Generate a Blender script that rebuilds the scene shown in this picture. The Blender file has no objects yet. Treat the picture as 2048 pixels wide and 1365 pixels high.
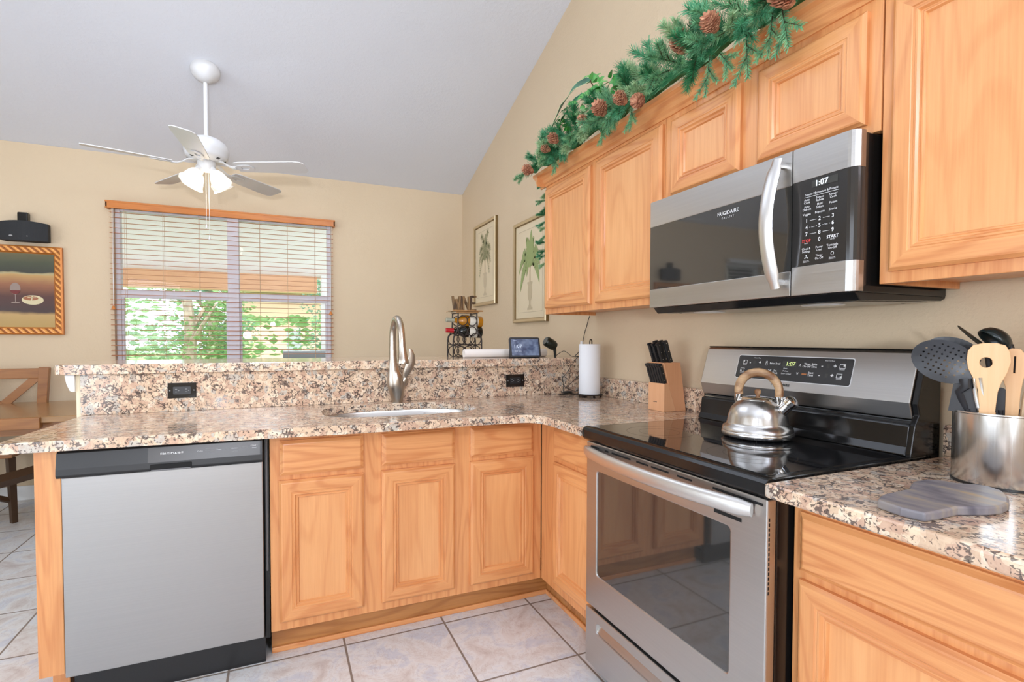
import bpy, bmesh, math, random
from mathutils import Vector, Matrix
random.seed(7)
sc = bpy.context.scene
C = sc.collection
PI = math.pi
D = bpy.data

# ------------------------------------------------------------------ camera
cam_d = D.cameras.new('camera'); cam = D.objects.new('camera', cam_d); C.objects.link(cam)
YAW, PITCH, ROLL = math.radians(22.989), math.radians(-1.591), math.radians(0.122)
F = Vector((math.sin(YAW)*math.cos(PITCH), math.cos(YAW)*math.cos(PITCH), math.sin(PITCH)))
R = F.cross(Vector((0, 0, 1))).normalized(); U = R.cross(F)
R2 = R*math.cos(ROLL)+U*math.sin(ROLL); U2 = -R*math.sin(ROLL)+U*math.cos(ROLL)
m = Matrix((R2, U2, -F)).transposed().to_4x4(); m.translation = Vector((-1.7213, 0, 1.2345))
cam.matrix_world = m
cam_d.sensor_width = 36; cam_d.lens = 1016.73*36/2048
cam_d.shift_x = (1024-993.39)/2048; cam_d.shift_y = (707.79-682.5)/2048
cam_d.clip_start = 0.02; cam_d.clip_end = 200
sc.camera = cam

# ------------------------------------------------------------------ world, lights, exposure
sc.view_settings.view_transform = 'Standard'
try: sc.view_settings.look = 'None'
except Exception: pass
sc.view_settings.exposure = -0.22; sc.view_settings.gamma = 1; sc.view_settings.use_curve_mapping = False
w = D.worlds.new('sky'); sc.world = w; w.use_nodes = True
nt = w.node_tree; bg = nt.nodes['Background']
bg.inputs[0].default_value = (0.80, 0.90, 1.0, 1); bg.inputs[1].default_value = 4.0

def light(name, kind, loc, energy, color=(1, 1, 1), target=None, **kw):
    l = D.lights.new(name, kind); l.energy = energy; l.color = color
    for k, v in kw.items(): setattr(l, k, v)
    o = D.objects.new(name, l); C.objects.link(o); o.location = loc
    if target is not None:
        o.rotation_euler = (Vector(target)-Vector(loc)).to_track_quat('-Z', 'Y').to_euler()
    return o
light('sun', 'SUN', (0, -5, 20), 6.0, (1, .96, .9), target=(1.5, 3.5, 0), angle=math.radians(1.5))
# added fill panels at the made-up openings behind and on the left, all unseen
light('rear_opening_fill', 'AREA', (-4.75, -3.45, 1.15), 10, (.88, 1.0, 1.2), target=(-4.4, 0, 1.25), shape='RECTANGLE', size=1.6, size_y=2.0)
light('left_opening_fill', 'AREA', (-6.05, .8, 1.35), 32, (.88, 1.0, 1.2), target=(0, .6, .9), shape='RECTANGLE', size=3.0, size_y=1.9)
light('kitchen_overhead_fill', 'AREA', (-2.6, -.5, 3.5), 8, (.90, 1.0, 1.18), target=(-2.0, .8, 0), shape='RECTANGLE', size=2.2, size_y=1.6)  # overhead fill added above the kitchen, no fixture modelled
light('room_overhead_fill', 'AREA', (-2.2, 2.8, 3.05), 12, (.90, 1.0, 1.18), target=(-1.8, 2.8, 0), shape='RECTANGLE', size=2.0, size_y=1.2)  # second overhead fill, added to brighten the far room
light('uplight_fill', 'AREA', (-.55, -1.5, 2.45), 54, (.88, 1.0, 1.21), target=(-1.0, 1.4, 4.3), shape='DISK', size=.5)  # unseen upward fill added to brighten the ceiling
light('flash_spot', 'SPOT', (-1.86, -.35, 1.52), 175, (.93, 1.0, 1.13), target=(-2.0, 4.6, 2.35), spot_size=math.radians(62), spot_blend=1.0, shadow_soft_size=.04)  # bodiless flash near the camera, inferred from the fan's wall shadows
light('right_wall_fill', 'AREA', (-3.9, -.9, 1.7), 22, (.90, 1.0, 1.16), target=(0, 1.3, .9), shape='RECTANGLE', size=1.2, size_y=1.2)  # unseen fill added to brighten the right wall below the cabinets
light('flash_fill', 'POINT', (-2.35, -1.3, 1.32), 98, (.93, 1.0, 1.13), shadow_soft_size=.07)  # bodiless flash stand-in, set back and left to fill the lower kitchen

# ------------------------------------------------------------------ materials
def new_mat(name):
    mt = D.materials.new(name); mt.use_nodes = True
    nt = mt.node_tree
    return mt, nt, nt.nodes['Principled BSDF'], nt.links
def pset(p, **kw):
    for k, v in kw.items():
        k = {'base': 'Base Color', 'rough': 'Roughness', 'metal': 'Metallic', 'spec': 'Specular IOR Level', 'coat': 'Coat Weight', 'coatr': 'Coat Roughness',
             'trans': 'Transmission Weight', 'ior': 'IOR', 'emi': 'Emission Color', 'emis': 'Emission Strength', 'alpha': 'Alpha', 'aniso': 'Anisotropic', 'anisor': 'Anisotropic Rotation', 'subs': 'Subsurface Weight'}[k]
        if isinstance(v, (tuple, list)) and len(v) == 3: v = (*v, 1)
        p.inputs[k].default_value = v
def S(r, g, b):
    f = lambda c: (c/255/12.92) if c/255 <= .04045 else ((c/255+.055)/1.055)**2.4
    return (f(r), f(g), f(b))
def plain(name, base, rough=.5, **kw):
    mt, nt, p, L = new_mat(name); pset(p, base=base, rough=rough, **kw); return mt
def N(nt, t, **kw):
    n = nt.nodes.new(t)
    for k, v in kw.items():
        if k in n.inputs: n.inputs[k].default_value = v
        else: setattr(n, k, v)
    return n
def ramp(nt, stops, interp='LINEAR'):
    r = nt.nodes.new('ShaderNodeValToRGB'); e = r.color_ramp.elements; r.color_ramp.interpolation = interp
    while len(e) < len(stops): e.new(.5)
    for el, (p, c) in zip(e, stops):
        el.position = p; el.color = (*c, 1) if len(c) == 3 else c
    return r
def mixc(nt, fac, a, b, bt='MIX'):
    n = nt.nodes.new('ShaderNodeMix'); n.data_type = 'RGBA'; n.blend_type = bt
    for sock, v in ((n.inputs[0], fac), (n.inputs[6], a), (n.inputs[7], b)):
        if isinstance(v, (int, float)): sock.default_value = v
        elif isinstance(v, tuple): sock.default_value = (*v, 1) if len(v) == 3 else v
        else: nt.links.new(v, sock)
    return n.outputs[2]
def mth(nt, op, a, b=0.0, c=None):
    n = nt.nodes.new('ShaderNodeMath'); n.operation = op
    for i, v in enumerate((a, b) if c is None else (a, b, c)):
        if isinstance(v, (int, float)): n.inputs[i].default_value = v
        else: nt.links.new(v, n.inputs[i])
    return n.outputs[0]
def coords(nt, scale, rnd=0.0, kind='Object'):
    tc = nt.nodes.new('ShaderNodeTexCoord'); mp = nt.nodes.new('ShaderNodeMapping'); mp.inputs['Scale'].default_value = scale
    nt.links.new(tc.outputs[kind], mp.inputs[0])
    if rnd:
        oi = nt.nodes.new('ShaderNodeObjectInfo'); v = nt.nodes.new('ShaderNodeVectorMath'); v.operation = 'SCALE'
        v.inputs[0].default_value = (rnd, rnd*1.7, rnd*2.3); nt.links.new(oi.outputs['Random'], v.inputs[3]); nt.links.new(v.outputs[0], mp.inputs['Location'])
    return mp.outputs[0]
def bump(nt, p, h, strength=.2, dist=.002):
    b = nt.nodes.new('ShaderNodeBump'); b.inputs['Strength'].default_value = strength; b.inputs['Distance'].default_value = dist
    nt.links.new(h, b.inputs['Height']); nt.links.new(b.outputs[0], p.inputs['Normal'])

def oak(name, axis, light_c=S(236, 170, 110), dark_c=S(202, 124, 70), rings=.35, k=7.0, rough=.33):
    mt, nt, p, L = new_mat(name)
    def sc_(a, b):
        v = [a, a, a]; v['xyz'.index(axis)] = b; return tuple(v)
    lo = N(nt, 'ShaderNodeTexNoise', Scale=1.0, Detail=1.5, Roughness=.4); L.new(coords(nt, sc_(7.5, 1.1), 9), lo.inputs['Vector'])
    ph = mth(nt, 'MULTIPLY', lo.outputs['Fac'], k*10)
    s = mth(nt, 'SINE', ph)
    rg = ramp(nt, [(.0, (0, 0, 0)), (.62, (.15, .15, .15)), (1, (1, 1, 1))]); mr = mth(nt, 'MULTIPLY_ADD', s, .5, .5); L.new(mr, rg.inputs[0])
    fi = N(nt, 'ShaderNodeTexNoise', Scale=1.0, Detail=3.0, Roughness=.65); L.new(coords(nt, sc_(160, 5), 9), fi.inputs['Vector'])
    fr = ramp(nt, [(.35, (0, 0, 0)), (.7, (1, 1, 1))]); L.new(fi.outputs['Fac'], fr.inputs[0])
    br = N(nt, 'ShaderNodeTexNoise', Scale=1.0, Detail=2.0); L.new(coords(nt, sc_(9, 1.6), 23), br.inputs['Vector'])
    bm = ramp(nt, [(.3, (0, 0, 0)), (.72, (1, 1, 1))]); L.new(br.outputs['Fac'], bm.inputs[0])
    f1 = mth(nt, 'MULTIPLY', rg.outputs[0], rings)
    f2 = mth(nt, 'MULTIPLY_ADD', fr.outputs[0], .28, f1)
    f3 = mth(nt, 'MULTIPLY_ADD', bm.outputs[0], .34, f2); f3n = f3.node; f3n.use_clamp = True
    col = mixc(nt, f3, light_c, dark_c)
    L.new(col, p.inputs['Base Color']); pset(p, rough=rough, coat=.25, coatr=.2)
    bump(nt, p, fi.outputs['Fac'], .06, .001)
    return mt
M = {}
M['oak_x'] = oak('oak_grain_x', 'x', rings=.42); M['oak_y'] = oak('oak_grain_y', 'y', rings=.42); M['oak_z'] = oak('oak_grain_z', 'z', rings=.32)
M['oak_panel'] = oak('oak_panel_grain_z', 'z', S(239, 176, 117), S(212, 138, 82), rings=.24, k=5)
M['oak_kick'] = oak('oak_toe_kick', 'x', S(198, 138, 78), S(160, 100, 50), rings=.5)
M['oak_inside'] = plain('cabinet_underside', S(214, 160, 108), .6)

def granite():
    mt, nt, p, L = new_mat('speckled_granite')
    v = coords(nt, (1, 1, 1), 0)
    wn = N(nt, 'ShaderNodeTexNoise', Scale=22.0, Detail=3.0); L.new(v, wn.inputs['Vector'])
    add = N(nt, 'ShaderNodeVectorMath', operation='MULTIPLY_ADD'); L.new(wn.outputs['Color'], add.inputs[0]); add.inputs[1].default_value = (.035,)*3; L.new(v, add.inputs[2])
    vo = N(nt, 'ShaderNodeTexVoronoi', Scale=46.0); L.new(add.outputs[0], vo.inputs['Vector'])
    cr = ramp(nt, [(0, S(208, 174, 148)), (.25, S(234, 208, 178)), (.5, S(218, 190, 160)), (.72, S(240, 220, 194)), (.88, S(198, 190, 176)), (1, S(188, 154, 128))], 'CONSTANT')
    sx = N(nt, 'ShaderNodeSeparateColor'); L.new(vo.outputs['Color'], sx.inputs[0]); L.new(sx.outputs[0], cr.inputs[0])
    n1 = N(nt, 'ShaderNodeTexNoise', Scale=70.0, Detail=4.0, Roughness=.6); L.new(v, n1.inputs['Vector'])
    r1 = ramp(nt, [(.42, (0, 0, 0)), (.6, (1, 1, 1))]); L.new(n1.outputs['Fac'], r1.inputs[0])
    c = mixc(nt, mth(nt, 'MULTIPLY', r1.outputs[0], .35), cr.outputs[0], S(178, 138, 116))
    # dark mineral veins along broken grain borders
    ve = N(nt, 'ShaderNodeTexVoronoi', Scale=66.0, feature='DISTANCE_TO_EDGE'); L.new(add.outputs[0], ve.inputs['Vector'])
    n2 = N(nt, 'ShaderNodeTexNoise', Scale=34.0, Detail=4.0, Roughness=.65); L.new(v, n2.inputs['Vector'])
    thr = mth(nt, 'MULTIPLY_ADD', n2.outputs['Fac'], 1.6, -.765)
    d = mth(nt, 'SUBTRACT', thr, mth(nt, 'MULTIPLY', ve.outputs['Distance'], 1.25))
    rd = ramp(nt, [(.0, (0, 0, 0)), (.07, (1, 1, 1))]); L.new(d, rd.inputs[0])
    n3 = N(nt, 'ShaderNodeTexNoise', Scale=130.0, Detail=2.0); L.new(v, n3.inputs['Vector'])
    dk = mixc(nt, n3.outputs['Fac'], S(38, 34, 34), S(128, 106, 96))
    c = mixc(nt, mth(nt, 'MULTIPLY', rd.outputs[0], .92), c, dk)
    n4 = N(nt, 'ShaderNodeTexNoise', Scale=120.0, Detail=2.0, Roughness=.5); L.new(add.outputs[0], n4.inputs['Vector'])
    r4 = ramp(nt, [(.585, (0, 0, 0)), (.63, (1, 1, 1))]); L.new(n4.outputs['Fac'], r4.inputs[0])
    c = mixc(nt, mth(nt, 'MULTIPLY', r4.outputs[0], .8), c, S(60, 50, 48))
    L.new(c, p.inputs['Base Color']); pset(p, rough=.14, coat=.3, coatr=.05)
    return mt
M['granite'] = granite()

def steel(name, axis='y', base=(.60, .59, .57), rough=.3, aniso=.0):
    mt, nt, p, L = new_mat(name)
    v = [260, 260, 260]; v['xyz'.index(axis)] = 2
    n = N(nt, 'ShaderNodeTexNoise', Scale=1.0, Detail=3.0); L.new(coords(nt, tuple(v), 5), n.inputs['Vector'])
    rr = mth(nt, 'MULTIPLY_ADD', n.outputs['Fac'], .16, rough-.08); L.new(rr, p.inputs['Roughness'])
    cc = mixc(nt, n.outputs['Fac'], tuple(x*.93 for x in base), tuple(min(1, x*1.07) for x in base)); L.new(cc, p.inputs['Base Color'])
    pset(p, metal=1.0, aniso=aniso)
    bump(nt, p, n.outputs['Fac'], .04, .0005)
    return mt
M['steel_x'] = steel('brushed_steel_along_x', 'x', base=(.42, .412, .405), rough=.42)
M['steel_y'] = steel('brushed_steel_along_y', 'y', base=(.53, .52, .505), rough=.33)
M['steel_r'] = steel('brushed_steel_round', 'z', base=(.66, .645, .62), rough=.24)
M['nickel'] = plain('brushed_nickel', (.50, .44, .37), .28, metal=1.0)
M['sink'] = steel('sink_steel', 'x', base=(.66, .67, .67), rough=.3)
M['chrome'] = plain('chrome', (.78, .77, .75), .08, metal=1.0)
M['handle_metal'] = plain('satin_handle_metal', (.74, .73, .71), .36, metal=1.0)
M['bglass'] = plain('black_glass', (.012, .012, .013), .04, coat=.5, coatr=.02)
M['ovenglass'] = plain('oven_window_glass', (.030, .029, .027), .05, spec=.8, coat=1.0, coatr=.03)
M['bplastic'] = plain('black_plastic', (.012, .012, .013), .38)
M['bgloss'] = plain('black_gloss_enamel', (.008, .008, .008), .13)
M['bmatte'] = plain('black_recess', (.004, .004, .004), .8)
M['panelgrey'] = plain('charcoal_control_panel', (.055, .05, .048), .32)
M['iron'] = plain('black_wrought_iron', (.02, .012, .008), .5)
M['cord'] = plain('dark_green_cord', (.016, .018, .015), .5)
M['white'] = plain('white_paint', S(236, 236, 234), .45)
M['fanwhite'] = plain('fan_white_enamel', S(214, 213, 212), .35)
M['vinyl'] = plain('white_vinyl', S(232, 232, 238), .4)
M['print_w'] = plain('white_print', S(232, 232, 232), .5)
M['print_g'] = plain('grey_print', S(150, 150, 150), .5)
M['print_k'] = plain('dark_print', S(60, 60, 60), .5)
M['print_r'] = plain('red_print', S(225, 70, 70), .5)
M['print_o'] = plain('orange_print', S(190, 120, 70), .5)
M['led_w'] = plain('white_led_digits', (.9, .95, 1), .5, emi=(.85, .95, 1), emis=1.4)
M['led_g'] = plain('green_led_digits', (.5, .6, .2), .5, emi=(.62, .70, .30), emis=.9)
M['led_off'] = plain('unlit_display', (.05, .05, .045), .2)
M['cream'] = plain('cream_wall_end', S(232, 220, 190), .6)
M['paper'] = plain('paper_towel_white', S(240, 242, 245), .9)
M['foilpaper'] = plain('rolled_white_paper', S(243, 236, 228), .7)
M['blockwood'] = oak('knife_block_wood', 'z', S(238, 182, 136), S(222, 158, 112), rings=.08, k=3, rough=.5)
M['blockwood2'] = oak('knife_block_side_wood', 'z', S(232, 170, 124), S(216, 150, 106), rings=.08, k=3, rough=.5)
M['bamboo'] = oak('bamboo', 'z', S(240, 196, 146), S(226, 172, 118), rings=.1, k=3, rough=.5)
M['palewood'] = oak('pale_wood', 'z', S(226, 200, 164), S(204, 170, 128), rings=.12, k=3, rough=.55)
M['kettlewood'] = oak('kettle_handle_wood', 'y', S(214, 176, 132), S(130, 88, 54), rings=.75, k=9, rough=.5)
M['chairwood'] = oak('chair_wood', 'x', S(168, 112, 58), S(120, 70, 32), rings=.25, k=4, rough=.35)
M['tablewood'] = oak('table_wood', 'x', S(176, 134, 84), S(136, 94, 52), rings=.25, k=4, rough=.22)
M['darkwood'] = plain('dark_stained_wood', S(70, 48, 30), .4)
M['blindwood'] = plain('blind_slat_wood', S(205, 128, 74), .45)
M['valance'] = oak('valance_wood', 'x', S(214, 134, 58), S(186, 104, 38), rings=.3, k=4, rough=.35)
M['silicone'] = plain('black_nylon', (.022, .023, .027), .36)
M['knifeplastic'] = plain('black_knife_handle', (.018, .018, .019), .3)
M['rivet'] = plain('steel_rivet', (.8, .8, .8), .25, metal=1.0)

def leafmat(name, a, b, scale=40, trans=.0, rough=.5):
    mt, nt, p, L = new_mat(name)
    n = N(nt, 'ShaderNodeTexNoise', Scale=scale, Detail=2.0); L.new(coords(nt, (1, 1, 1), 5), n.inputs['Vector'])
    r = ramp(nt, [(.35, a), (.65, b)]); L.new(n.outputs['Fac'], r.inputs[0]); L.new(r.outputs[0], p.inputs['Base Color']); pset(p, rough=rough)
    return mt
M['needle1'] = leafmat('pine_needles_blue_green', S(52, 138, 92), S(105, 180, 135))
M['needle2'] = leafmat('pine_needles_deep_green', S(34, 112, 66), S(74, 150, 98))
M['needle3'] = leafmat('pine_needles_light_green', S(135, 180, 130), S(185, 210, 160))
M['needle4'] = leafmat('fir_needles_sage', S(90, 152, 110), S(135, 190, 135))
M['ivy'] = leafmat('ivy_leaf', S(40, 135, 50), S(110, 185, 95), 18, rough=.35)
M['ivy_dark'] = leafmat('dark_broad_leaf', S(30, 95, 70), S(60, 130, 100), 12, rough=.3)
M['ivy_rim'] = plain('pale_leaf_rim', S(205, 215, 170), .4)
M['cone'] = leafmat('pine_cone_scales', S(150, 88, 62), S(205, 150, 115), 60, rough=.6)
M['stem'] = plain('brown_stem', S(84, 66, 40), .7)

def wallmat(name, a, b):
    mt, nt, p, L = new_mat(name)
    n = N(nt, 'ShaderNodeTexNoise', Scale=45.0, Detail=5.0, Roughness=.6); L.new(coords(nt, (1, 1, 1)), n.inputs['Vector'])
    n2 = N(nt, 'ShaderNodeTexNoise', Scale=2.0, Detail=2.0); L.new(coords(nt, (1, 1, 1)), n2.inputs['Vector'])
    c = mixc(nt, n2.outputs['Fac'], a, b); L.new(c, p.inputs['Base Color']); pset(p, rough=.62, spec=.35)
    r = ramp(nt, [(.45, (0, 0, 0)), (.6, (1, 1, 1))]); L.new(n.outputs['Fac'], r.inputs[0])
    bump(nt, p, r.outputs[0], .22, .0025)
    return mt
M['wall'] = wallmat('tan_textured_wall', S(214, 192, 160), S(220, 199, 168))
M['ceiling'] = wallmat('white_textured_ceiling', S(218, 220, 226), S(223, 225, 230))

def floormat():
    mt, nt, p, L = new_mat('mottled_floor_tile')
    T = .4165; X0, Y0 = -1.494, 2.094
    tc = N(nt, 'ShaderNodeTexCoord'); sp = N(nt, 'ShaderNodeSeparateXYZ'); L.new(tc.outputs['Object'], sp.inputs[0])
    fx = mth(nt, 'MULTIPLY', mth(nt, 'SUBTRACT', sp.outputs[0], X0), 1/T); fy = mth(nt, 'MULTIPLY', mth(nt, 'SUBTRACT', sp.outputs[1], Y0), 1/T)
    def edge(f):
        a = mth(nt, 'FRACT', f); return mth(nt, 'MINIMUM', a, mth(nt, 'SUBTRACT', 1.0, a))
    e = mth(nt, 'MINIMUM', edge(fx), edge(fy)); g = ramp(nt, [(.008, (0, 0, 0)), (.011, (1, 1, 1))]); L.new(e, g.inputs[0])
    cid = N(nt, 'ShaderNodeCombineXYZ'); L.new(mth(nt, 'FLOOR', fx), cid.inputs[0]); L.new(mth(nt, 'FLOOR', fy), cid.inputs[1])
    wn = N(nt, 'ShaderNodeTexWhiteNoise'); L.new(cid.outputs[0], wn.inputs['Vector'])
    off = N(nt, 'ShaderNodeVectorMath', operation='MULTIPLY_ADD'); L.new(wn.outputs['Color'], off.inputs[0]); off.inputs[1].default_value = (7, 7, 7); L.new(tc.outputs['Object'], off.inputs[2])
    n = N(nt, 'ShaderNodeTexNoise', Scale=5.5, Detail=6.0, Roughness=.62, Distortion=1.2); L.new(off.outputs[0], n.inputs['Vector'])
    r = ramp(nt, [(.28, S(200, 190, 184)), (.42, S(222, 218, 214)), (.52, S(230, 231, 230)), (.64, S(208, 213, 222)), (.8, S(232, 232, 230))]); L.new(n.outputs['Fac'], r.inputs[0])
    n2 = N(nt, 'ShaderNodeTexNoise', Scale=9.0, Detail=8.0, Roughness=.7, Distortion=2.0); L.new(off.outputs[0], n2.inputs['Vector'])
    r2 = ramp(nt, [(.48, (0, 0, 0)), (.5, (1, 1, 1)), (.52, (0, 0, 0))]); L.new(n2.outputs['Fac'], r2.inputs[0])
    c = mixc(nt, mth(nt, 'MULTIPLY', r2.outputs[0], .35), r.outputs[0], S(172, 150, 138))
    c = mixc(nt, g.outputs[0], S(140, 126, 114), c); L.new(c, p.inputs['Base Color'])
    rr = mth(nt, 'MULTIPLY_ADD', g.outputs[0], -.45, .75); L.new(rr, p.inputs['Roughness'])
    bump(nt, p, g.outputs[0], .5, .002)
    return mt
M['floor'] = floormat()

def glass(name='clear_glass', tint=(1, 1, 1), rough=0.0):
    mt = D.materials.new(name); mt.use_nodes = True; nt = mt.node_tree; nt.nodes.remove(nt.nodes['Principled BSDF'])
    t = nt.nodes.new('ShaderNodeBsdfTransparent'); t.inputs[0].default_value = (*tint, 1); g = nt.nodes.new('ShaderNodeBsdfGlossy'); g.inputs['Roughness'].default_value = rough
    f = nt.nodes.new('ShaderNodeFresnel'); f.inputs[0].default_value = 1.35; mx = nt.nodes.new('ShaderNodeMixShader')
    nt.links.new(f.outputs[0], mx.inputs[0]); nt.links.new(t.outputs[0], mx.inputs[1]); nt.links.new(g.outputs[0], mx.inputs[2]); nt.links.new(mx.outputs[0], nt.nodes['Material Output'].inputs[0])
    return mt
M['glass'] = glass()
M['slat'] = None
def translucent(name, col, tr=.5, emis=0.0):
    mt = D.materials.new(name); mt.use_nodes = True; nt = mt.node_tree; p = nt.nodes['Principled BSDF']; pset(p, base=col, rough=.4)
    t = nt.nodes.new('ShaderNodeBsdfTranslucent'); t.inputs[0].default_value = (*col, 1); mx = nt.nodes.new('ShaderNodeMixShader'); mx.inputs[0].default_value = tr
    nt.links.new(p.outputs[0], mx.inputs[1]); nt.links.new(t.outputs[0], mx.inputs[2]); nt.links.new(mx.outputs[0], nt.nodes['Material Output'].inputs[0])
    return mt
M['slat'] = translucent('blind_slat_wood_backlit', S(205, 130, 80), .25)
M['shade'] = plain('frosted_lit_glass_shade', S(250, 244, 232), .4, emi=(1, .93, .82), emis=.35)
M['bulb'] = plain('lit_bulb', (1, 1, 1), .4, emi=(1, .93, .8), emis=3)

# ------------------------------------------------------------------ mesh helpers
def box(bm, x0, x1, y0, y1, z0, z1, mi=0):
    vs = [bm.verts.new(p) for p in ((x0, y0, z0), (x1, y0, z0), (x1, y1, z0), (x0, y1, z0), (x0, y0, z1), (x1, y0, z1), (x1, y1, z1), (x0, y1, z1))]
    for f in ((0, 3, 2, 1), (4, 5, 6, 7), (0, 1, 5, 4), (1, 2, 6, 5), (2, 3, 7, 6), (3, 0, 4, 7)):
        bm.faces.new([vs[i] for i in f]).material_index = mi
    return vs
def prism(bm, pts, axis, a0, a1, mi=0):
    def P(u, v, a): return {'x': (a, u, v), 'y': (u, a, v), 'z': (u, v, a)}[axis]
    A = [bm.verts.new(P(u, v, a0)) for u, v in pts]; B = [bm.verts.new(P(u, v, a1)) for u, v in pts]
    n = len(pts)
    bm.faces.new(A[::-1]).material_index = mi; bm.faces.new(B).material_index = mi
    for i in range(n): bm.faces.new([A[i], A[(i+1) % n], B[(i+1) % n], B[i]]).material_index = mi
def tube(bm, pts, r, seg=8, closed=False, cap=True, mi=0, flat=None):
    pts = [Vector(p) for p in pts]; n = len(pts); rs = r if isinstance(r, (list, tuple)) else [r]*n
    rings = []; up = None
    for i, p in enumerate(pts):
        if closed: t = pts[(i+1) % n]-pts[i-1]
        else: t = pts[min(i+1, n-1)]-pts[max(i-1, 0)]
        t.normalize()
        if up is None:
            up = Vector((0, 0, 1)) if abs(t.z) < .9 else Vector((1, 0, 0))
        up = (up-t*up.dot(t)); up.normalize(); s = t.cross(up)
        fx, fy = (1, 1) if flat is None else flat
        rings.append([bm.verts.new(p+(s*math.cos(2*PI*k/seg)*fx+up*math.sin(2*PI*k/seg)*fy)*rs[i]) for k in range(seg)])
    for i in range(n if closed else n-1):
        a, b = rings[i], rings[(i+1) % n]
        for k in range(seg):
            f = bm.faces.new([a[k], a[(k+1) % seg], b[(k+1) % seg], b[k]]); f.smooth = True; f.material_index = mi
    if cap and not closed:
        bm.faces.new(rings[0][::-1]).material_index = mi; bm.faces.new(rings[-1]).material_index = mi
def lathe(bm, prof, c=(0, 0, 0), seg=32, mat=None, mi=0, closed=False):
    mat = mat or Matrix.Identity(4); c = Vector(c); rings = []
    for r, z in prof:
        if r < 1e-6: rings.append([bm.verts.new(c+mat @ Vector((0, 0, z)))])
        else: rings.append([bm.verts.new(c+mat @ Vector((r*math.cos(2*PI*k/seg), r*math.sin(2*PI*k/seg), z))) for k in range(seg)])
    for a, b in zip(rings, rings[1:]):
        for k in range(seg):
            k2 = (k+1) % seg
            if len(a) == 1 and len(b) == 1: continue
            vs = [a[0], b[k2], b[k]] if len(a) == 1 else ([a[k], a[k2], b[0]] if len(b) == 1 else [a[k], a[k2], b[k2], b[k]])
            f = bm.faces.new(vs); f.smooth = True; f.material_index = mi
    for rg, rev in ((rings[0], True), (rings[-1], False)):
        if len(rg) > 1 and not closed: bm.faces.new(rg[::-1] if rev else rg).material_index = mi
def slab(bm, outer, z0, z1, hole=None, mi=0):
    """flat slab with an outline and an optional hole"""
    es = []
    for loop in [outer]+([hole] if hole else []):
        vs = [bm.verts.new((x, y, z1)) for x, y in loop]
        es += [bm.edges.new((vs[i], vs[(i+1) % len(vs)])) for i in range(len(vs))]
    r = bmesh.ops.triangle_fill(bm, use_beauty=True, use_dissolve=False, edges=es)
    fs = [g for g in r['geom'] if isinstance(g, bmesh.types.BMFace)]
    ex = bmesh.ops.extrude_face_region(bm, geom=fs)
    vs = [g for g in ex['geom'] if isinstance(g, bmesh.types.BMVert)]
    bmesh.ops.translate(bm, verts=vs, vec=(0, 0, z0-z1))
def arc(cx, cy, r, a0, a1, n=6): return [(cx+r*math.cos(math.radians(a0+(a1-a0)*i/n)), cy+r*math.sin(math.radians(a0+(a1-a0)*i/n))) for i in range(n+1)]
def rrect(u0, u1, v0, v1, r, n=4):
    return arc(u1-r, v0+r, r, -90, 0, n)+arc(u1-r, v1-r, r, 0, 90, n)+arc(u0+r, v1-r, r, 90, 180, n)+arc(u0+r, v0+r, r, 180, 270, n)
def BM(): return bmesh.new()

def wloc(o):
    v = Vector((0, 0, 0))
    while o is not None: v += o.location; o = o.parent
    return v
def obj(name, bm, mats, parent=None, origin=None, bevel=0, seg=2, sharp=35, local=False, smooth=False):
    """one mesh object from world-space geometry (or local geometry when local=True)"""
    bmesh.ops.recalc_face_normals(bm, faces=bm.faces)
    me = D.meshes.new(name)
    if not local:
        off = wloc(parent) if parent is not None else Vector(origin or (0, 0, 0))
        bmesh.ops.translate(bm, verts=bm.verts, vec=-off)
    if smooth:
        for f in bm.faces: f.smooth = True
    bm.to_mesh(me); bm.free()
    for mm in (mats if isinstance(mats, (list, tuple)) else [mats]): me.materials.append(mm)
    if any(p.use_smooth for p in me.polygons):
        try: me.set_sharp_from_angle(angle=math.radians(sharp))
        except Exception: pass
    o = D.objects.new(name, me); C.objects.link(o)
    if parent is not None: o.parent = parent
    elif not local: o.location = Vector(origin or (0, 0, 0))
    if bevel:
        b = o.modifiers.new('bevel', 'BEVEL'); b.width = bevel; b.segments = seg; b.limit_method = 'ANGLE'; b.angle_limit = math.radians(40); b.harden_normals = False
    return o
def thing(name, label, cat, loc=(0, 0, 0), group=None, rot=None):
    o = D.objects.new(name, None); C.objects.link(o); o.location = loc; o.empty_display_size = .05
    if rot: o.rotation_euler = rot
    return tag(o, label, cat, group)
def tag(o, label, cat, group=None):
    o['label'] = label; o['category'] = cat
    if group: o['group'] = group
    return o
def struct(o): o['kind'] = 'structure'; return o

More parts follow.
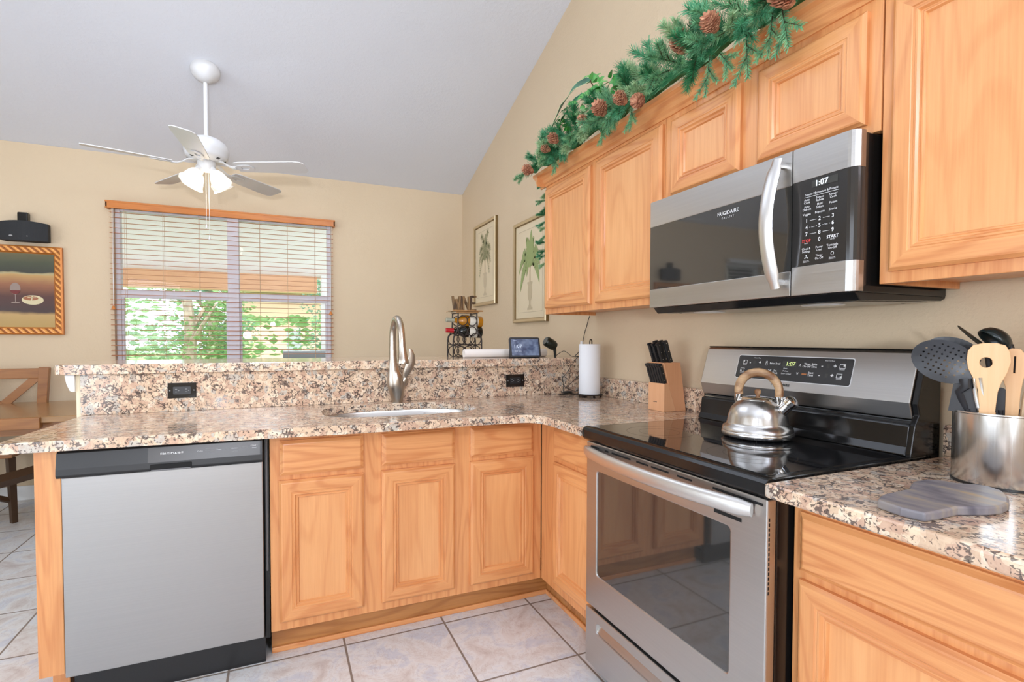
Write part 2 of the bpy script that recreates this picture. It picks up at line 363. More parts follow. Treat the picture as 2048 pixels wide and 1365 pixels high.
_tc = {}
def text(bm, s, pos, size, right, up, mi=0, align='CENTER', bold=0.0, off=0.0006, squash=1.0):
    """flat lettering laid on a surface; pos is the middle of the word"""
    key = (s, bold)
    if key not in _tc:
        cu = D.curves.new('lettering', 'FONT'); cu.body = s; cu.size = 1; cu.offset = bold; cu.resolution_u = 2; cu.extrude = 0.0; cu.align_x = 'CENTER'; cu.align_y = 'CENTER'
        o = D.objects.new('lettering', cu); C.objects.link(o)
        dg = bpy.context.evaluated_depsgraph_get(); me = D.meshes.new_from_object(o.evaluated_get(dg))
        _tc[key] = ([v.co.copy() for v in me.vertices], [list(p.vertices) for p in me.polygons])
        D.objects.remove(o); D.curves.remove(cu); D.meshes.remove(me)
    vs, fs = _tc[key]; right = Vector(right).normalized(); up = Vector(up).normalized(); n = right.cross(up); pos = Vector(pos)
    dx = 0
    if align == 'LEFT': dx = -min(v.x for v in vs)
    b = [bm.verts.new(pos+right*(v.x+dx)*size*squash+up*v.y*size+n*off) for v in vs]
    for f in fs:
        try: bm.faces.new([b[i] for i in f]).material_index = mi
        except ValueError: pass
def patch(bm, pts, n=(0, 0, 0), mi=0):
    vs = [bm.verts.new(Vector(p)+Vector(n)) for p in pts]; f = bm.faces.new(vs); f.material_index = mi; return f

# ------------------------------------------------------------------ room shell
YB, ZB, SL, YR = 4.965, 2.712, .324, .4
def zc(y): return ZB+SL*(YB-y) if y >= YR else ZB+SL*(YB-YR)-SL*(YR-y)
XL, YF = -6.2, -3.6
b = BM(); box(b, XL-.15, .15, YF-.15, YB+.15, -.1, 0); struct(obj('floor', b, M['floor']))
b = BM(); prism(b, [(YB+.15, zc(YB)-.048), (YR, zc(YR)), (YF-.15, zc(YF)-.05), (YF-.15, zc(YF)+.1), (YR, zc(YR)+.15), (YB+.15, zc(YB)+.1)], 'x', XL-.15, .15)
struct(obj('ceiling', b, M['ceiling']))
gable = lambda: [(YF, 0), (YB, 0), (YB, zc(YB)-.0), (YR, zc(YR)), (YF, zc(YF))]
b = BM(); prism(b, gable(), 'x', 0, .12); struct(obj('wall_right', b, M['wall']))
# back wall with two window openings
W1 = (-2.95, -1.285, .95, 2.31); W2 = (-5.09, -4.45, 1.0, 2.25)
b = BM()
box(b, XL, W2[0], YB, YB+.15, 0, ZB); box(b, W2[1], W1[0], YB, YB+.15, 0, ZB); box(b, W1[1], .12, YB, YB+.15, 0, ZB)
for W in (W1, W2): box(b, W[0], W[1], YB, YB+.15, 0, W[2]); box(b, W[0], W[1], YB, YB+.15, W[3], ZB)
bmesh.ops.remove_doubles(b, verts=b.verts, dist=1e-5)
struct(obj('wall_back', b, M['wall']))
# left wall, its unseen opening added to let daylight in
b = BM()
prism(b, [(YF, 0), (YB, 0), (YB, .4), (YF, .4)], 'x', XL-.12, XL); prism(b, [(YF, .4), (-.5, .4), (-.5, 2.3), (YF, 2.3)], 'x', XL-.12, XL)
prism(b, [(2.9, .4), (YB, .4), (YB, 2.3), (2.9, 2.3)], 'x', XL-.12, XL); prism(b, [(YF, 2.3), (YB, 2.3), (YB, zc(YB)), (YR, zc(YR)), (YF, zc(YF))], 'x', XL-.12, XL)
struct(obj('wall_left', b, M['wall']))
# rear wall, its unseen opening made up to admit daylight
b = BM(); box(b, XL, -5.6, YF-.12, YF, 0, zc(YF)); box(b, -3.9, 0, YF-.12, YF, 0, zc(YF)); box(b, -5.6, -3.9, YF-.12, YF, 2.2, zc(YF))
struct(obj('wall_rear', b, M['wall']))
b = BM()
for x0, x1 in ((XL, -2.96), (-2.96, -.0)): box(b, x0, x1, YB-.016, YB, 0, .11)
struct(obj('baseboard_back', b, M['white'], bevel=.004))

# windows
def window(name, W, split=None, meet=1.60):
    b = BM(); y0, y1 = YB+.05, YB+.12
    x0, x1, z0, z1 = W
    fw = .034
    box(b, x0, x0+fw, y0, y1, z0, z1); box(b, x1-fw, x1, y0, y1, z0, z1); box(b, x0+fw, x1-fw, y0, y1, z1-.04, z1); box(b, x0+fw, x1-fw, y0, y1, z0, z0+.05)
    bays = [(x0+fw, x1-fw)]
    if split: box(b, split[0], split[1], y0-.03, y0-.0005, z0, z1); box(b, split[0], split[1], y0, y1, z0+.05, z1-.04); bays = [(x0+fw, split[0]), (split[1], x1-fw)]
    fr = struct(obj(name, b, M['vinyl'], bevel=.004))
    for a, c in bays:
        s = BM(); box(s, a, c, y0+.0, y0+.05, meet-.03, meet+.035); box(s, a, a+.016, y0+.01, y0+.05, z0+.05, meet); box(s, c-.016, c, y0+.01, y0+.05, z0+.05, meet)
        obj('sash', s, M['vinyl'], fr, bevel=.003)
        g = BM(); box(g, a, c, y0+.045, y0+.049, z0+.05, meet); box(g, a, c, y0+.055, y0+.059, meet, z1-.04)
        obj('pane', g, M['glass'], fr)
    return fr
window('window_1', W1, (-2.143, -2.053)); window('window_2', W2)

# pony wall carrying the bar
b = BM(); box(b, -2.512, -.0, 2.640, 2.76, 0, 1.083); struct(obj('wall_peninsula', b, M['cream']))

# ------------------------------------------------------------------ outside: porch, beam, trees
b = BM(); box(b, -14, 8, YB+.15, 9.6, -.12, -.02); struct(obj('ground_patio', b, plain('patio_concrete', S(190, 185, 178), .8)))
b = BM(); box(b, -40, 40, 9.6, 60, -.3, -.14); struct(obj('ground_lawn', b, leafmat('lawn_grass', S(96, 130, 64), S(140, 165, 90), 3, rough=.9)))
b = BM(); prism(b, [(YB+.15, 3.02), (8.1, 2.13), (8.1, 2.25), (YB+.15, 3.14)], 'x', -9, 3); struct(obj('ceiling_porch', b, plain('porch_ceiling_white', S(245, 243, 240), .6)))
b = BM(); box(b, -9, -1.22, 8.0, 8.22, 1.92, 2.16)
tag(obj('porch_beam', b, oak('porch_beam_wood', 'x', S(240, 190, 150), S(215, 160, 120), rings=.2), origin=(-5, 8.1, 1.92), bevel=.006), 'tan wooden porch beam seen through the upper half of the window', 'beam')
for x, lb in ((-1.12, 'white porch post at the right edge of the window view'), (-4.7, 'white porch post beyond the window, out towards the left')):
    b = BM(); box(b, x-.05, x+.05, 7.95, 8.05, -.02, 2.28)
    tag(obj('porch_post', b, M['white'], origin=(x, 8, 0), bevel=.006), lb, 'post', 'white porch posts')
gr = thing('barbecue_grill', 'grey domed barbecue grill on the patio, seen low in the right window pane', 'grill', (-1.28, 6.9, -.02))
b = BM(); prism(b, [(-.26, .78), (.26, .78), (.26, .90)]+[(.26*math.cos(a*PI/10), .92+.19*math.sin(a*PI/10)) for a in range(0, 11)]+[(-.26, .90)], 'x', -.42, .42)
gm = plain('grill_grey_enamel', S(120, 124, 130), .35)
for v in b.verts: v.co = Vector((v.co.x, v.co.y, v.co.z))+gr.location
obj('lid', b, gm, gr, bevel=.01)
b = BM(); box(b, -1.68, -.88, 6.66, 7.14, .12, .77); obj('cart', b, gm, gr, bevel=.01)
b = BM(); tube(b, [(-1.55, 6.6, .93), (-1.01, 6.6, .93)], .012); tube(b, [(-1.5, 6.66, .93), (-1.5, 6.6, .93)], .008); tube(b, [(-1.06, 6.66, .93), (-1.06, 6.6, .93)], .008); obj('handle', b, M['chrome'], gr)
for x in (-1.6, -.96):
    b = BM(); lathe(b, [(0, -.02), (.07, -.02), (.07, .02), (0, .02)], (x, 6.9, .055), 16, Matrix.Rotation(PI/2, 4, 'Y')); obj('wheel', b, M['bplastic'], gr)
hs = thing('neighbour_house', 'pale peach house wall glimpsed between the trees through the window', 'house', (-1.6, 24, -.14))
b = BM(); box(b, -3.4, 2.5, 24, 30, -.14, 3.2); obj('wall', b, plain('peach_stucco', S(236, 200, 172), .8), hs)
b = BM(); prism(b, [(23.4, 3.2), (30.6, 3.2), (27, 5.0)], 'x', -4, 3.1); obj('roof', b, plain('brown_shingles', S(150, 130, 115), .8), hs)
b = BM(); box(b, -1.5, -.9, 23.96, 24.02, .6, 1.6); obj('house_window', b, plain('house_window_grey', S(170, 175, 180), .3), hs)
def tree(x, y, h, rad, mat, label, seed, n=4600, cz=.62, ls=.095):
    rnd = random.Random(seed)
    t = thing('tree', label, 'tree', (x, y, -.14), 'trees beyond the porch')
    b = BM(); tube(b, [(x, y, -.14), (x+.1, y, h*.3), (x-.05, y+.05, h*.75)], [.16, .12, .04], 8)
    for k in range(5):
        a = k*1.3+seed; tube(b, [(x+.08, y, h*(.25+.07*k)), (x+math.cos(a)*rad*.6, y+math.sin(a)*rad*.6, h*(.45+.08*k))], [.06, .02], 6)
    obj('trunk', b, plain('bark_%d' % seed, S(176, 160, 142), .9), t)
    b = BM(); blobs = []
    for k in range(16):
        a = rnd.random()*2*PI; rr = rad*rnd.random()**.5*.75
        blobs.append((x+rr*math.cos(a), y+rr*math.sin(a), h*(.12+.8*rnd.random()), rad*(.3+.25*rnd.random())))
    for i in range(n):
        bx, by, bz, br = rnd.choice(blobs); d = Vector((rnd.gauss(0, 1), rnd.gauss(0, 1), rnd.gauss(0, 1))).normalized()*br*(rnd.random()**.4)
        p = Vector((bx, by, bz))+d; s = ls*(.6+.8*rnd.random())
        q = Matrix.Rotation(rnd.random()*6.28, 3, 'Z') @ Matrix.Rotation(rnd.random()*3.1, 3, 'X')
        patch(b, [p+q @ Vector(v)*s for v in ((-.5, 0, 0), (0, -.28, .05), (.6, 0, 0), (0, .28, .05))])
    obj('crown', b, mat, t)
ta = translucent('tree_leaves_bright', S(165, 192, 120), .45); tb = translucent('tree_leaves_mid', S(130, 165, 105), .45); tcm = translucent('tree_leaves_blue', S(125, 160, 135), .45)
for i, (x, y, h, rad, mt_, lb) in enumerate((
    (-6.0, 12.5, 4.2, 1.7, ta, 'bright yellow green tree seen low in the left pane'), (-3.6, 12.6, 4.4, 1.25, tb, 'leafy green tree behind the middle of the left pane'),
    (-3.5, 15.6, 4.6, 1.1, tcm, 'darker green tree just left of the window centre bar'), (.3, 16, 4.8, 1.7, tcm, 'blue green tree behind the right pane, beside the peach house'),
    (-8.2, 14.5, 5.0, 2.0, tb, 'green tree at the far left edge of the window view'), (2.4, 13.5, 3.6, 1.6, tb, 'green tree at the far right edge of the window view'))):
    tree(x, y, h, rad, mt_, lb, 11+i)
b = BM(); rnd = random.Random(5)
for i in range(2600):
    p = Vector((rnd.uniform(-13, 7), rnd.uniform(17.5, 20), rnd.uniform(-.1, 3.4)*rnd.random()**.3)); p.z = min(p.z, 1.7+rnd.random()*.3) if -3.1 < p.x < -.9 else p.z; s = .3*(.5+rnd.random())
    q = Matrix.Rotation(rnd.random()*6.28, 3, 'Z') @ Matrix.Rotation(rnd.random()*3.1, 3, 'X')
    patch(b, [p+q @ Vector(v)*s for v in ((-.5, 0, 0), (0, -.3, .05), (.6, 0, 0), (0, .3, .05))])
hd = obj('hedge_foliage', b, tb, origin=(0, 18.5, 0)); tag(hd, 'long green hedge behind the garden trees, seen through the window', 'hedge'); hd['kind'] = 'stuff'

# ------------------------------------------------------------------ window blind
bl = thing('window_blind', 'orange wooden slatted blind with white cords over the large back window', 'blind', (-2.118, 4.93, 2.26))
b = BM(); box(b, -2.979, -1.258, 4.885, 4.900, 2.262, 2.322); box(b, -2.979, -2.965, 4.885, 4.962, 2.262, 2.322); box(b, -1.272, -1.258, 4.885, 4.962, 2.262, 2.322)
box(b, -2.981, -1.256, 4.882, 4.898, 2.308, 2.322); box(b, -2.981, -1.256, 4.882, 4.898, 2.262, 2.270)
obj('valance', b, M['valance'], bl, bevel=.003)
b = BM(); z = 2.238
while z > .93:
    prism(b, [(4.909, z-.003), (4.93, z+.0012), (4.951, z+.0015), (4.951, z+.0035), (4.93, z+.0032), (4.909, z-.001)], 'x', -2.963, -1.273); z -= .0406
obj('slats', b, M['slat'], bl)
b = BM(); box(b, -2.963, -1.273, 4.905, 4.955, .90, .925); obj('bottom_rail', b, M['blindwood'], bl, bevel=.004)
for x in (-2.86, -2.60, -2.345, -1.885, -1.66, -1.43):
    b = BM(); tube(b, [(x, 4.902, 2.26), (x, 4.902, .91)], .0012, 4); tube(b, [(x, 4.958, 2.26), (x, 4.958, .91)], .0012, 4); obj('ladder_cord', b, plain('blind_cord_%d' % int(-x*100), S(205, 170, 140), .6), bl)
for x, zt, rr in ((-2.937, 1.483, .014), (-1.299, 1.475, .016)):
    b = BM(); tube(b, [(x, 4.89, 2.26), (x, 4.89, zt)], .0012, 4); tube(b, [(x+.008, 4.89, 2.26), (x, 4.89, zt)], .0012, 4); c_ = obj('pull_cord', b, M['print_w'], bl)
    b = BM(); lathe(b, [(0, -.022), (rr, -.018), (rr, -.008), (.006, .012), (0, .014)], (x, 4.89, zt), 12); obj('tassel', b, M['valance'], c_)
# white blind in the second window
b2 = thing('small_window_blind', 'white slatted blind on the small window left of the wine painting', 'blind', (-4.77, 4.94, 2.25))
b = BM(); box(b, -5.10, -4.44, 4.89, 4.955, 2.24, 2.29); obj('headrail', b, M['white'], b2, bevel=.004)
b = BM(); z = 2.21
while z > 1.0: box(b, -5.08, -4.46, 4.90, 4.945, z, z+.003); z -= .045
obj('slats', b, M['white'], b2)

# ------------------------------------------------------------------ cabinets
def TP(u, v, n, plane):
    k, c = plane
    return (u, c-n, v) if k == 'y' else (c-n, u, v)
def framed_rect(bm, u0, u1, v0, v1, prof, plane, cap=True):
    rings = []
    for ins, n in prof:
        rings.append([bm.verts.new(TP(u, v, n, plane)) for u, v in ((u0+ins, v0+ins), (u1-ins, v0+ins), (u1-ins, v1-ins), (u0+ins, v1-ins))])
    for a, c in zip(rings, rings[1:]):
        for k in range(4):
            bm.faces.new([a[k], a[(k+1) % 4], c[(k+1) % 4], c[k]]).material_index = 1 if k in (0, 2) else 0
    if cap: bm.faces.new(rings[-1]).material_index = 0
    return rings
DOORP = [(0, 0), (0, .012), (.002, .0135), (.008, .0195), (.012, .0205), (.044, .0205), (.046, .018), (.050, .0175), (.052, .0195), (.056, .0195), (.060, .0125), (.063, .012), (.065, .0135), (.068, .0135), (.071, .0065)]
def door(root, name, u0, u1, v0, v1, plane, hmat, vmat=None, pmat=None):
    b = BM(); rg = framed_rect(b, u0, u1, v0, v1, DOORP, plane, cap=False)
    b.faces.new(rg[0][::-1])
    d = obj(name, b, [vmat or M['oak_z'], hmat], root)
    b = BM(); i = .070
    b.faces.new([b.verts.new(TP(u, v, .0066, plane)) for u, v in ((u0+i, v0+i), (u1-i, v0+i), (u1-i, v1-i), (u0+i, v1-i))])
    b.faces.new([b.verts.new(TP(u, v, .002, plane)) for u, v in ((u0+i, v0+i), (u0+i, v1-i), (u1-i, v1-i), (u1-i, v0+i))])
    obj('door_panel', b, pmat or M['oak_panel'], d)
    return d
def drawer_front(root, u0, u1, v0, v1, plane, mat):
    b = BM(); framed_rect(b, u0, u1, v0, v1, [(0, 0), (0, .011), (.003, .0125), (.012, .0195), (.016, .0205)], plane)
    for f in b.faces: f.material_index = 0
    obj('drawer_front', b, mat, root)
PY, PX = ('y', 2.090), ('x', -.606)
# peninsula cabinets
def base_cab(name, label, u0, u1, doors, drawers, plane, hm, hollow_top=False, kick=True, v0=.115, v1=.876, depth=.54, kick_u=None):
    c0 = TP((u0+u1)/2, 0, 0, plane); root = thing(name, label, 'cabinet', c0, 'oak base cabinets')
    b = BM()
    def bx(ua, ub, va, vb, na, nb, mi=0):
        p = TP(ua, va, na, plane); q = TP(ub, vb, nb, plane)
        box(b, min(p[0], q[0]), max(p[0], q[0]), min(p[1], q[1]), max(p[1], q[1]), va, vb, mi)
    bx(u0, u1, v0, v1, 0, -.02)
    obj('face_frame', b, M['oak_z'], root, bevel=.0015)
    b = BM(); bx(u0, u0+.016, v0, v1, -.02, -depth); bx(u1-.016, u1, v0, v1, -.02, -depth); bx(u0, u1, v0, v0+.016, -.02, -depth); bx(u0, u1, v0, v1, -depth, -depth-.01)
    obj('carcass', b, M['oak_inside'], root)
    if kick:
        ka, kb = kick_u or (u0, u1)
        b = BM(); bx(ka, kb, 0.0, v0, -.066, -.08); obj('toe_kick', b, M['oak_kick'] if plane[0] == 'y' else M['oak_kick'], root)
        b = BM(); bx(ka, kb, 0.0, .022, -.056, -.066); obj('shoe_molding', b, M['oak_x'] if plane[0] == 'y' else M['oak_y'], root, bevel=.003)
    for d in doors: door(root, 'door', *d, plane, hm)
    for d in drawers: drawer_front(root, *d, plane, hm)
    return root
base_cab('base_cabinet', 'wide three-door oak sink cabinet facing the camera, right of the dishwasher', -1.765, -.608,
         [(-1.734, -1.419, .150, .696), (-1.348, -1.035, .150, .698), (-.963, -.652, .150, .699)], [(-1.730, -1.420, .716, .849), (-1.347, -1.036, .718, .849), (-.963, -.656, .718, .850)], PY, M['oak_x'], v0=.115, kick_u=(-1.765, -.54))
base_cab('base_cabinet', 'oak corner cabinet squeezed against the left side of the range', 1.600, 2.088, [(1.615, 1.953, .158, .696)], [(1.615, 1.953, .716, .849)], PX, M['oak_y'], kick_u=(1.6, 2.156))
base_cab('base_cabinet', 'oak drawer and door cabinet right of the range, under the cutting board', -.32, .822, [(.372, .800, .130, .680), (-.29, .340, .130, .680)], [(.372, .800, .700, .838), (-.29, .340, .700, .838)], PX, M['oak_y'])
# end panel left of the dishwasher
b = BM(); box(b, -2.462, -2.392, 2.088, 2.638, .118, .880); box(b, -2.448, -2.40, 2.156, 2.638, 0, .118)
tag(obj('cabinet_end_panel', b, M['oak_z'], origin=(-2.43, 2.1, 0), bevel=.002), 'oak end panel at the left edge of the dishwasher', 'cabinet panel')

# upper cabinets
UX = ('x', -.331)
def upper_cab(label, y0, y1, z0, z1, doors):
    root = thing('wall_cabinet', label, 'cabinet', (-.165, (y0+y1)/2, z0), 'oak wall cabinets')
    b = BM(); box(b, -.331, -.312, y0, y1, z0, z1); obj('face_frame', b, M['oak_z'], root, bevel=.0015)
    b = BM(); box(b, -.312, -.002, y0, y0+.014, z0, z1); box(b, -.312, -.002, y1-.014, y1, z0, z1); box(b, -.312, -.002, y0, y1, z0+.018, z0+.03); box(b, -.312, -.002, y0, y1, z1-.02, z1-.005)
    obj('carcass', b, M['oak_z'], root)
    for d in doors: door(root, 'door', *d, UX, M['oak_y'])
    return root
upper_cab('tall oak wall cabinet pair of doors left of the microwave', 1.592, 2.566, 1.378, 2.112, [(2.098, 2.549, 1.408, 2.076), (1.596, 2.050, 1.408, 2.078)])
upper_cab('short oak wall cabinet directly above the microwave', .812, 1.590, 1.762, 2.112, [(1.229, 1.548, 1.786, 2.070), (.843, 1.164, 1.786, 2.072)])
upper_cab('large oak wall cabinet right of the microwave', -.30, .808, 1.376, 2.112, [(.30, .782, 1.404, 2.062), (-.27, .25, 1.404, 2.062)])
b = BM(); prism(b, [(-.331, 2.096), (-.338, 2.096), (-.340, 2.108), (-.350, 2.116), (-.356, 2.130), (-.370, 2.146), (-.386, 2.152), (-.388, 2.168), (-.331, 2.168)], 'y', -.30, 2.62)
prism(b, [(2.567, 2.096), (2.574, 2.096), (2.576, 2.108), (2.586, 2.116), (2.592, 2.130), (2.606, 2.146), (2.618, 2.152), (2.620, 2.168), (2.567, 2.168)], 'x', -.386, -.002)
tag(obj('crown_molding', b, M['oak_y'], origin=(-.35, 1.2, 2.1)), 'oak crown molding along the top of the wall cabinets, under the garland', 'molding')

# ------------------------------------------------------------------ counters
def superellipse(cx, cy, a, bb, e, n=48):
    out = []
    for i in range(n):
        t = 2*PI*i/n; c, s = math.cos(t), math.sin(t)
        out.append((cx+a*math.copysign(abs(c)**(2/e), c), cy+bb*math.copysign(abs(s)**(2/e), s)))
    return out
sink_loop = superellipse(-1.215, 2.322, .345, .203, 3.2)
outer = [(-2.484, 2.638), (-2.520, 2.04)]+arc(-2.500, 2.022, .022, 180, 262, 4)+[(-2.123, 1.992), (-1.487, 1.952), (-.90, 1.945)]+[(-.79, 1.94), (-.75, 1.925), (-.724, 1.895), (-.712, 1.85), (-.710, 1.78)]+[(-.712, 1.5925), (-.002, 1.5925), (-.002, 2.638)]
b = BM(); slab(b, outer, .880, .914, sink_loop)
tag(obj('countertop', b, M['granite'], origin=(-1.2, 2.3, .88), bevel=.009, seg=3), 'L-shaped speckled granite countertop with the sink cut into it', 'countertop')
b = BM(); slab(b, [(-.724, .812), (-.724, -.32), (-.002, -.32), (-.002, .812)], .880, .914)
tag(obj('countertop', b, M['granite'], origin=(-.36, .2, .88), bevel=.009, seg=3), 'granite countertop right of the range holding the utensil crock', 'countertop')
b = BM(); box(b, -2.492, -.031, 2.618, 2.6395, .9142, 1.0845)
tag(obj('backsplash', b, M['granite'], origin=(-1.2, 2.63, .914), bevel=.0015), 'tall granite backsplash behind the sink, under the raised bar', 'backsplash')
b = BM(); box(b, -.030, -.001, 1.594, 2.6395, .9142, 1.018)
tag(obj('backsplash', b, M['granite'], origin=(-.015, 2.1, .914), bevel=.002), 'low granite backsplash on the wall behind knife block and towel roll', 'backsplash')
b = BM(); box(b, -.030, -.001, -.30, .810, .9142, 1.000)
tag(obj('backsplash', b, M['granite'], origin=(-.015, .3, .914), bevel=.002), 'low granite backsplash right of the range behind the utensil crock', 'backsplash')
bo = [(-2.535, 3.10)]+arc(-2.535, 3.06, .04, 90, 180, 4)+arc(-2.535, 2.625, .04, 180, 270, 4)+[(-.002, 2.585), (-.002, 3.10)]
b = BM(); slab(b, bo[1:], 1.086, 1.127)
tag(obj('raised_bar_counter', b, M['granite'], origin=(-1.2, 2.8, 1.086), bevel=.010, seg=3), 'raised granite bar top above the peninsula', 'bar top')
b = BM(); prism(b, [(-2.512, 1.084), (-2.545, 1.084), (-2.545, 1.072), (-2.540, 1.045), (-2.530, 1.018), (-2.522, 1.012), (-2.512, 1.012)], 'y', 2.625, 2.76)
tag(obj('bar_corbel', b, M['white'], origin=(-2.53, 2.7, 1.05), bevel=.002), 'white painted corbel under the left end of the bar top', 'corbel')

# sink
sk = thing('kitchen_sink', 'undermount stainless steel sink sunk into the granite counter', 'sink', (-1.215, 2.322, .69))
b = BM(); rings = []
for s_, z in ((1.012, .8795), (1.008, .879), (1.0, .872), (.985, .80), (.965, .735), (.90, .705), (.70, .695), (.30, .692), (.12, .690)):
    rings.append([b.verts.new((-1.215+(x+1.215)*s_, 2.322+(y-2.322)*s_, z)) for x, y in sink_loop])
for a, c in zip(rings, rings[1:]):
    for k in range(48): f = b.faces.new([a[k], a[(k+1) % 48], c[(k+1) % 48], c[k]]); f.smooth = True
b.faces.new(rings[-1])
obj('basin', b, M['sink'], sk)
b = BM(); lathe(b, [(0, .004), (.03, .004), (.042, .006), (.045, .001), (0, .001)], (-1.215, 2.322, .691), 24); obj('drain', b, M['chrome'], sk)

# faucet
fc = thing('kitchen_faucet', 'brushed nickel pull-down faucet with a tall arched spout behind the sink', 'faucet', (-1.180, 2.572, .914))
b = BM()
tube(b, [(-1.180, 2.572, .914), (-1.180, 2.572, .93), (-1.181, 2.571, .955), (-1.184, 2.570, .985), (-1.187, 2.568, 1.015), (-1.191, 2.567, 1.045), (-1.196, 2.566, 1.075), (-1.200, 2.565, 1.105), (-1.202, 2.565, 1.14), (-1.203, 2.565, 1.2)],
     [.027, .029, .036, .042, .044, .039, .031, .024, .0195, .018], 20)
obj('body', b, M['nickel'], fc)
b = BM(); pts = [(-1.203, 2.565, 1.2), (-1.203, 2.565, 1.245)]
for i in range(1, 13):
    a = PI*i/12*.97; pts.append((-1.203+.010*i/12, 2.487+.078*math.cos(a), 1.252+.083*math.sin(a)))
pts += [(-1.192, 2.403, 1.215)]
tube(b, pts, [.0172]*2+[.0168]*12+[.0175], 18); obj('spout', b, M['nickel'], fc)
b = BM(); tube(b, [(-1.192, 2.403, 1.218), (-1.192, 2.402, 1.20), (-1.190, 2.400, 1.17), (-1.189, 2.398, 1.145), (-1.188, 2.396, 1.125), (-1.188, 2.396, 1.120)], [.0175, .018, .020, .0245, .029, .0285], 20); sp_ = obj('spray_head', b, M['nickel'], fc)
b = BM(); lathe(b, [(0, -.001), (.025, -.001), (.025, .002), (0, .002)], (-1.188, 2.396, 1.1195), 20); obj('nozzle', b, M['bplastic'], sp_)
b = BM(); tube(b, [(-1.172, 2.570, .985), (-1.158, 2.566, 1.005), (-1.147, 2.562, 1.025), (-1.140, 2.560, 1.040)], [.026, .024, .021, .018], 16)
tube(b, [(-1.146, 2.560, 1.034), (-1.138, 2.556, 1.06), (-1.124, 2.55, 1.09), (-1.113, 2.545, 1.12), (-1.110, 2.541, 1.15), (-1.118, 2.538, 1.178), (-1.126, 2.537, 1.187)], [.009, .016, .021, .021, .016, .010, .003], 12, flat=(.38, 1))
obj('handle', b, M['nickel'], fc)

# outlets
def outlet(x0, x1, z0, z1, lb):
    t = thing('power_outlet', lb, 'outlet', ((x0+x1)/2, 2.618, z0), 'black outlets in the peninsula backsplash')
    b = BM(); box(b, x0, x1, 2.6125, 2.6178, z0, z1); obj('cover_plate', b, M['bgloss'], t, bevel=.002)
    xm = (x0+x1)/2; zm = (z0+z1)/2
    b = BM(); prism(b, rrect(xm-.034, xm+.034, zm-.017, zm+.017, .004), 'y', 2.6105, 2.6126); s_ = obj('socket', b, M['bplastic'], t)
    b = BM()
    for dx in (-.022, .016):
        for dz in (-.006, .006): box(b, xm+dx-.004, xm+dx+.004, 2.6100, 2.6106, zm+dz-.001, zm+dz+.001)
        lathe(b, [(0, 0), (.002, 0), (.002, .0006), (0, .0006)], (xm+dx+.010, 2.6105, zm), 8, Matrix.Rotation(PI/2, 4, 'X'))
    obj('slots', b, M['print_g'], s_)
    for dx in (-.046, .046):
        b = BM(); lathe(b, [(0, 0), (.0028, 0), (.002, .0012), (0, .0014)], (xm+dx, 2.6125, zm), 10, Matrix.Rotation(PI/2, 4, 'X')); obj('screw', b, M['print_g'], t)
outlet(-2.182, -2.072, .972, 1.040, 'black double outlet on the left part of the backsplash')
outlet(-.554, -.440, .966, 1.037, 'black outlet on the backsplash near the corner cords')

# ------------------------------------------------------------------ dishwasher
dw = thing('dishwasher', 'stainless steel dishwasher with black control strip at the end of the peninsula', 'dishwasher', (-2.086, 2.06, 0))
b = BM(); box(b, -2.386, -1.782, 2.10, 2.60, .10, .868); obj('body', b, M['bmatte'], dw)
b = BM(); box(b, -2.382, -1.788, 2.058, 2.098, .119, .781); obj('door', b, M['steel_x'], dw, bevel=.003)
b = BM()
prism(b, [(2.094, .782), (2.046, .782), (2.040, .790), (2.042, .812), (2.052, .862), (2.058, .868), (2.094, .868)], 'x', -2.392, -1.786)
cp = obj('control_strip', b, M['bplastic'], dw, bevel=.003)
def dwp(x, z, n=.0008): return (x, 2.052-(.862-z)*.2-n, z)
b = BM(); patch(b, [dwp(-2.142, .812), dwp(-1.796, .812), dwp(-1.796, .861), dwp(-2.142, .861)]); obj('control_panel', b, M['panelgrey'], cp)
b = BM(); prism(b, rrect(-2.135, -2.012, .788, .806, .004), 'y', 2.0375, 2.0412); obj('pocket_handle', b, M['bmatte'], cp)
b = BM(); prism(b, rrect(-2.132, -2.015, .785, .788, .001), 'y', 2.0368, 2.0400); obj('handle_lip', b, plain('dark_grey_plastic', S(120, 120, 122), .3), cp)
b = BM(); rt, upv = (1, 0, 0), (0, -.2, 1)
def dwt(s, x, z, size, mi=0, bold=0.0): text(b, s, dwp(x, z), size, rt, upv, mi, bold=bold)
dwt('FRIGIDAIRE', -2.072, .838, .0135, 0, .012)
for s_, x, z, sz in (('Cycles', -1.987, .839, .0068), ('Temp', -1.928, .840, .0068), ('Options', -1.878, .841, .0068), ('START', -1.815, .845, .0080), ('Cancel', -1.815, .838, .0052)): dwt(s_, x, z, sz)
for x, z, sz, s_ in ((-1.957, .846, .005, 'Heavy Wash'), (-1.957, .840, .005, 'Normal Wash'), (-1.957, .834, .005, 'Light Wash'), (-1.905, .840, .005, 'Hi Temp'), (-1.845, .845, .005, 'Heated Dry'), (-1.845, .840, .005, 'Delay Start'), (-1.878, .831, .005, 'hold 3 sec')): dwt(s_, x, z, sz, 1)
obj('lettering', b, [M['print_w'], M['print_g']], cp)
b = BM(); box(b, -2.372, -1.785, 2.105, 2.125, .0, .116); obj('kick_plate', b, M['bplastic'], dw)
b = BM(); box(b, -2.386, -1.768, 2.082, 2.11, .8695, .8785); box(b, -1.782, -1.768, 2.086, 2.12, .10, .8695); obj('gap_shade_strip', b, M['bgloss'], dw)  # black colour stands for shade in the gaps over and beside the door
b = BM(); tube(b, [(-1.776, 2.083, .86), (-1.776, 2.083, .36)], .0035, 6); obj('side_seal', b, plain('grey_seal', S(110, 110, 112), .4), dw)

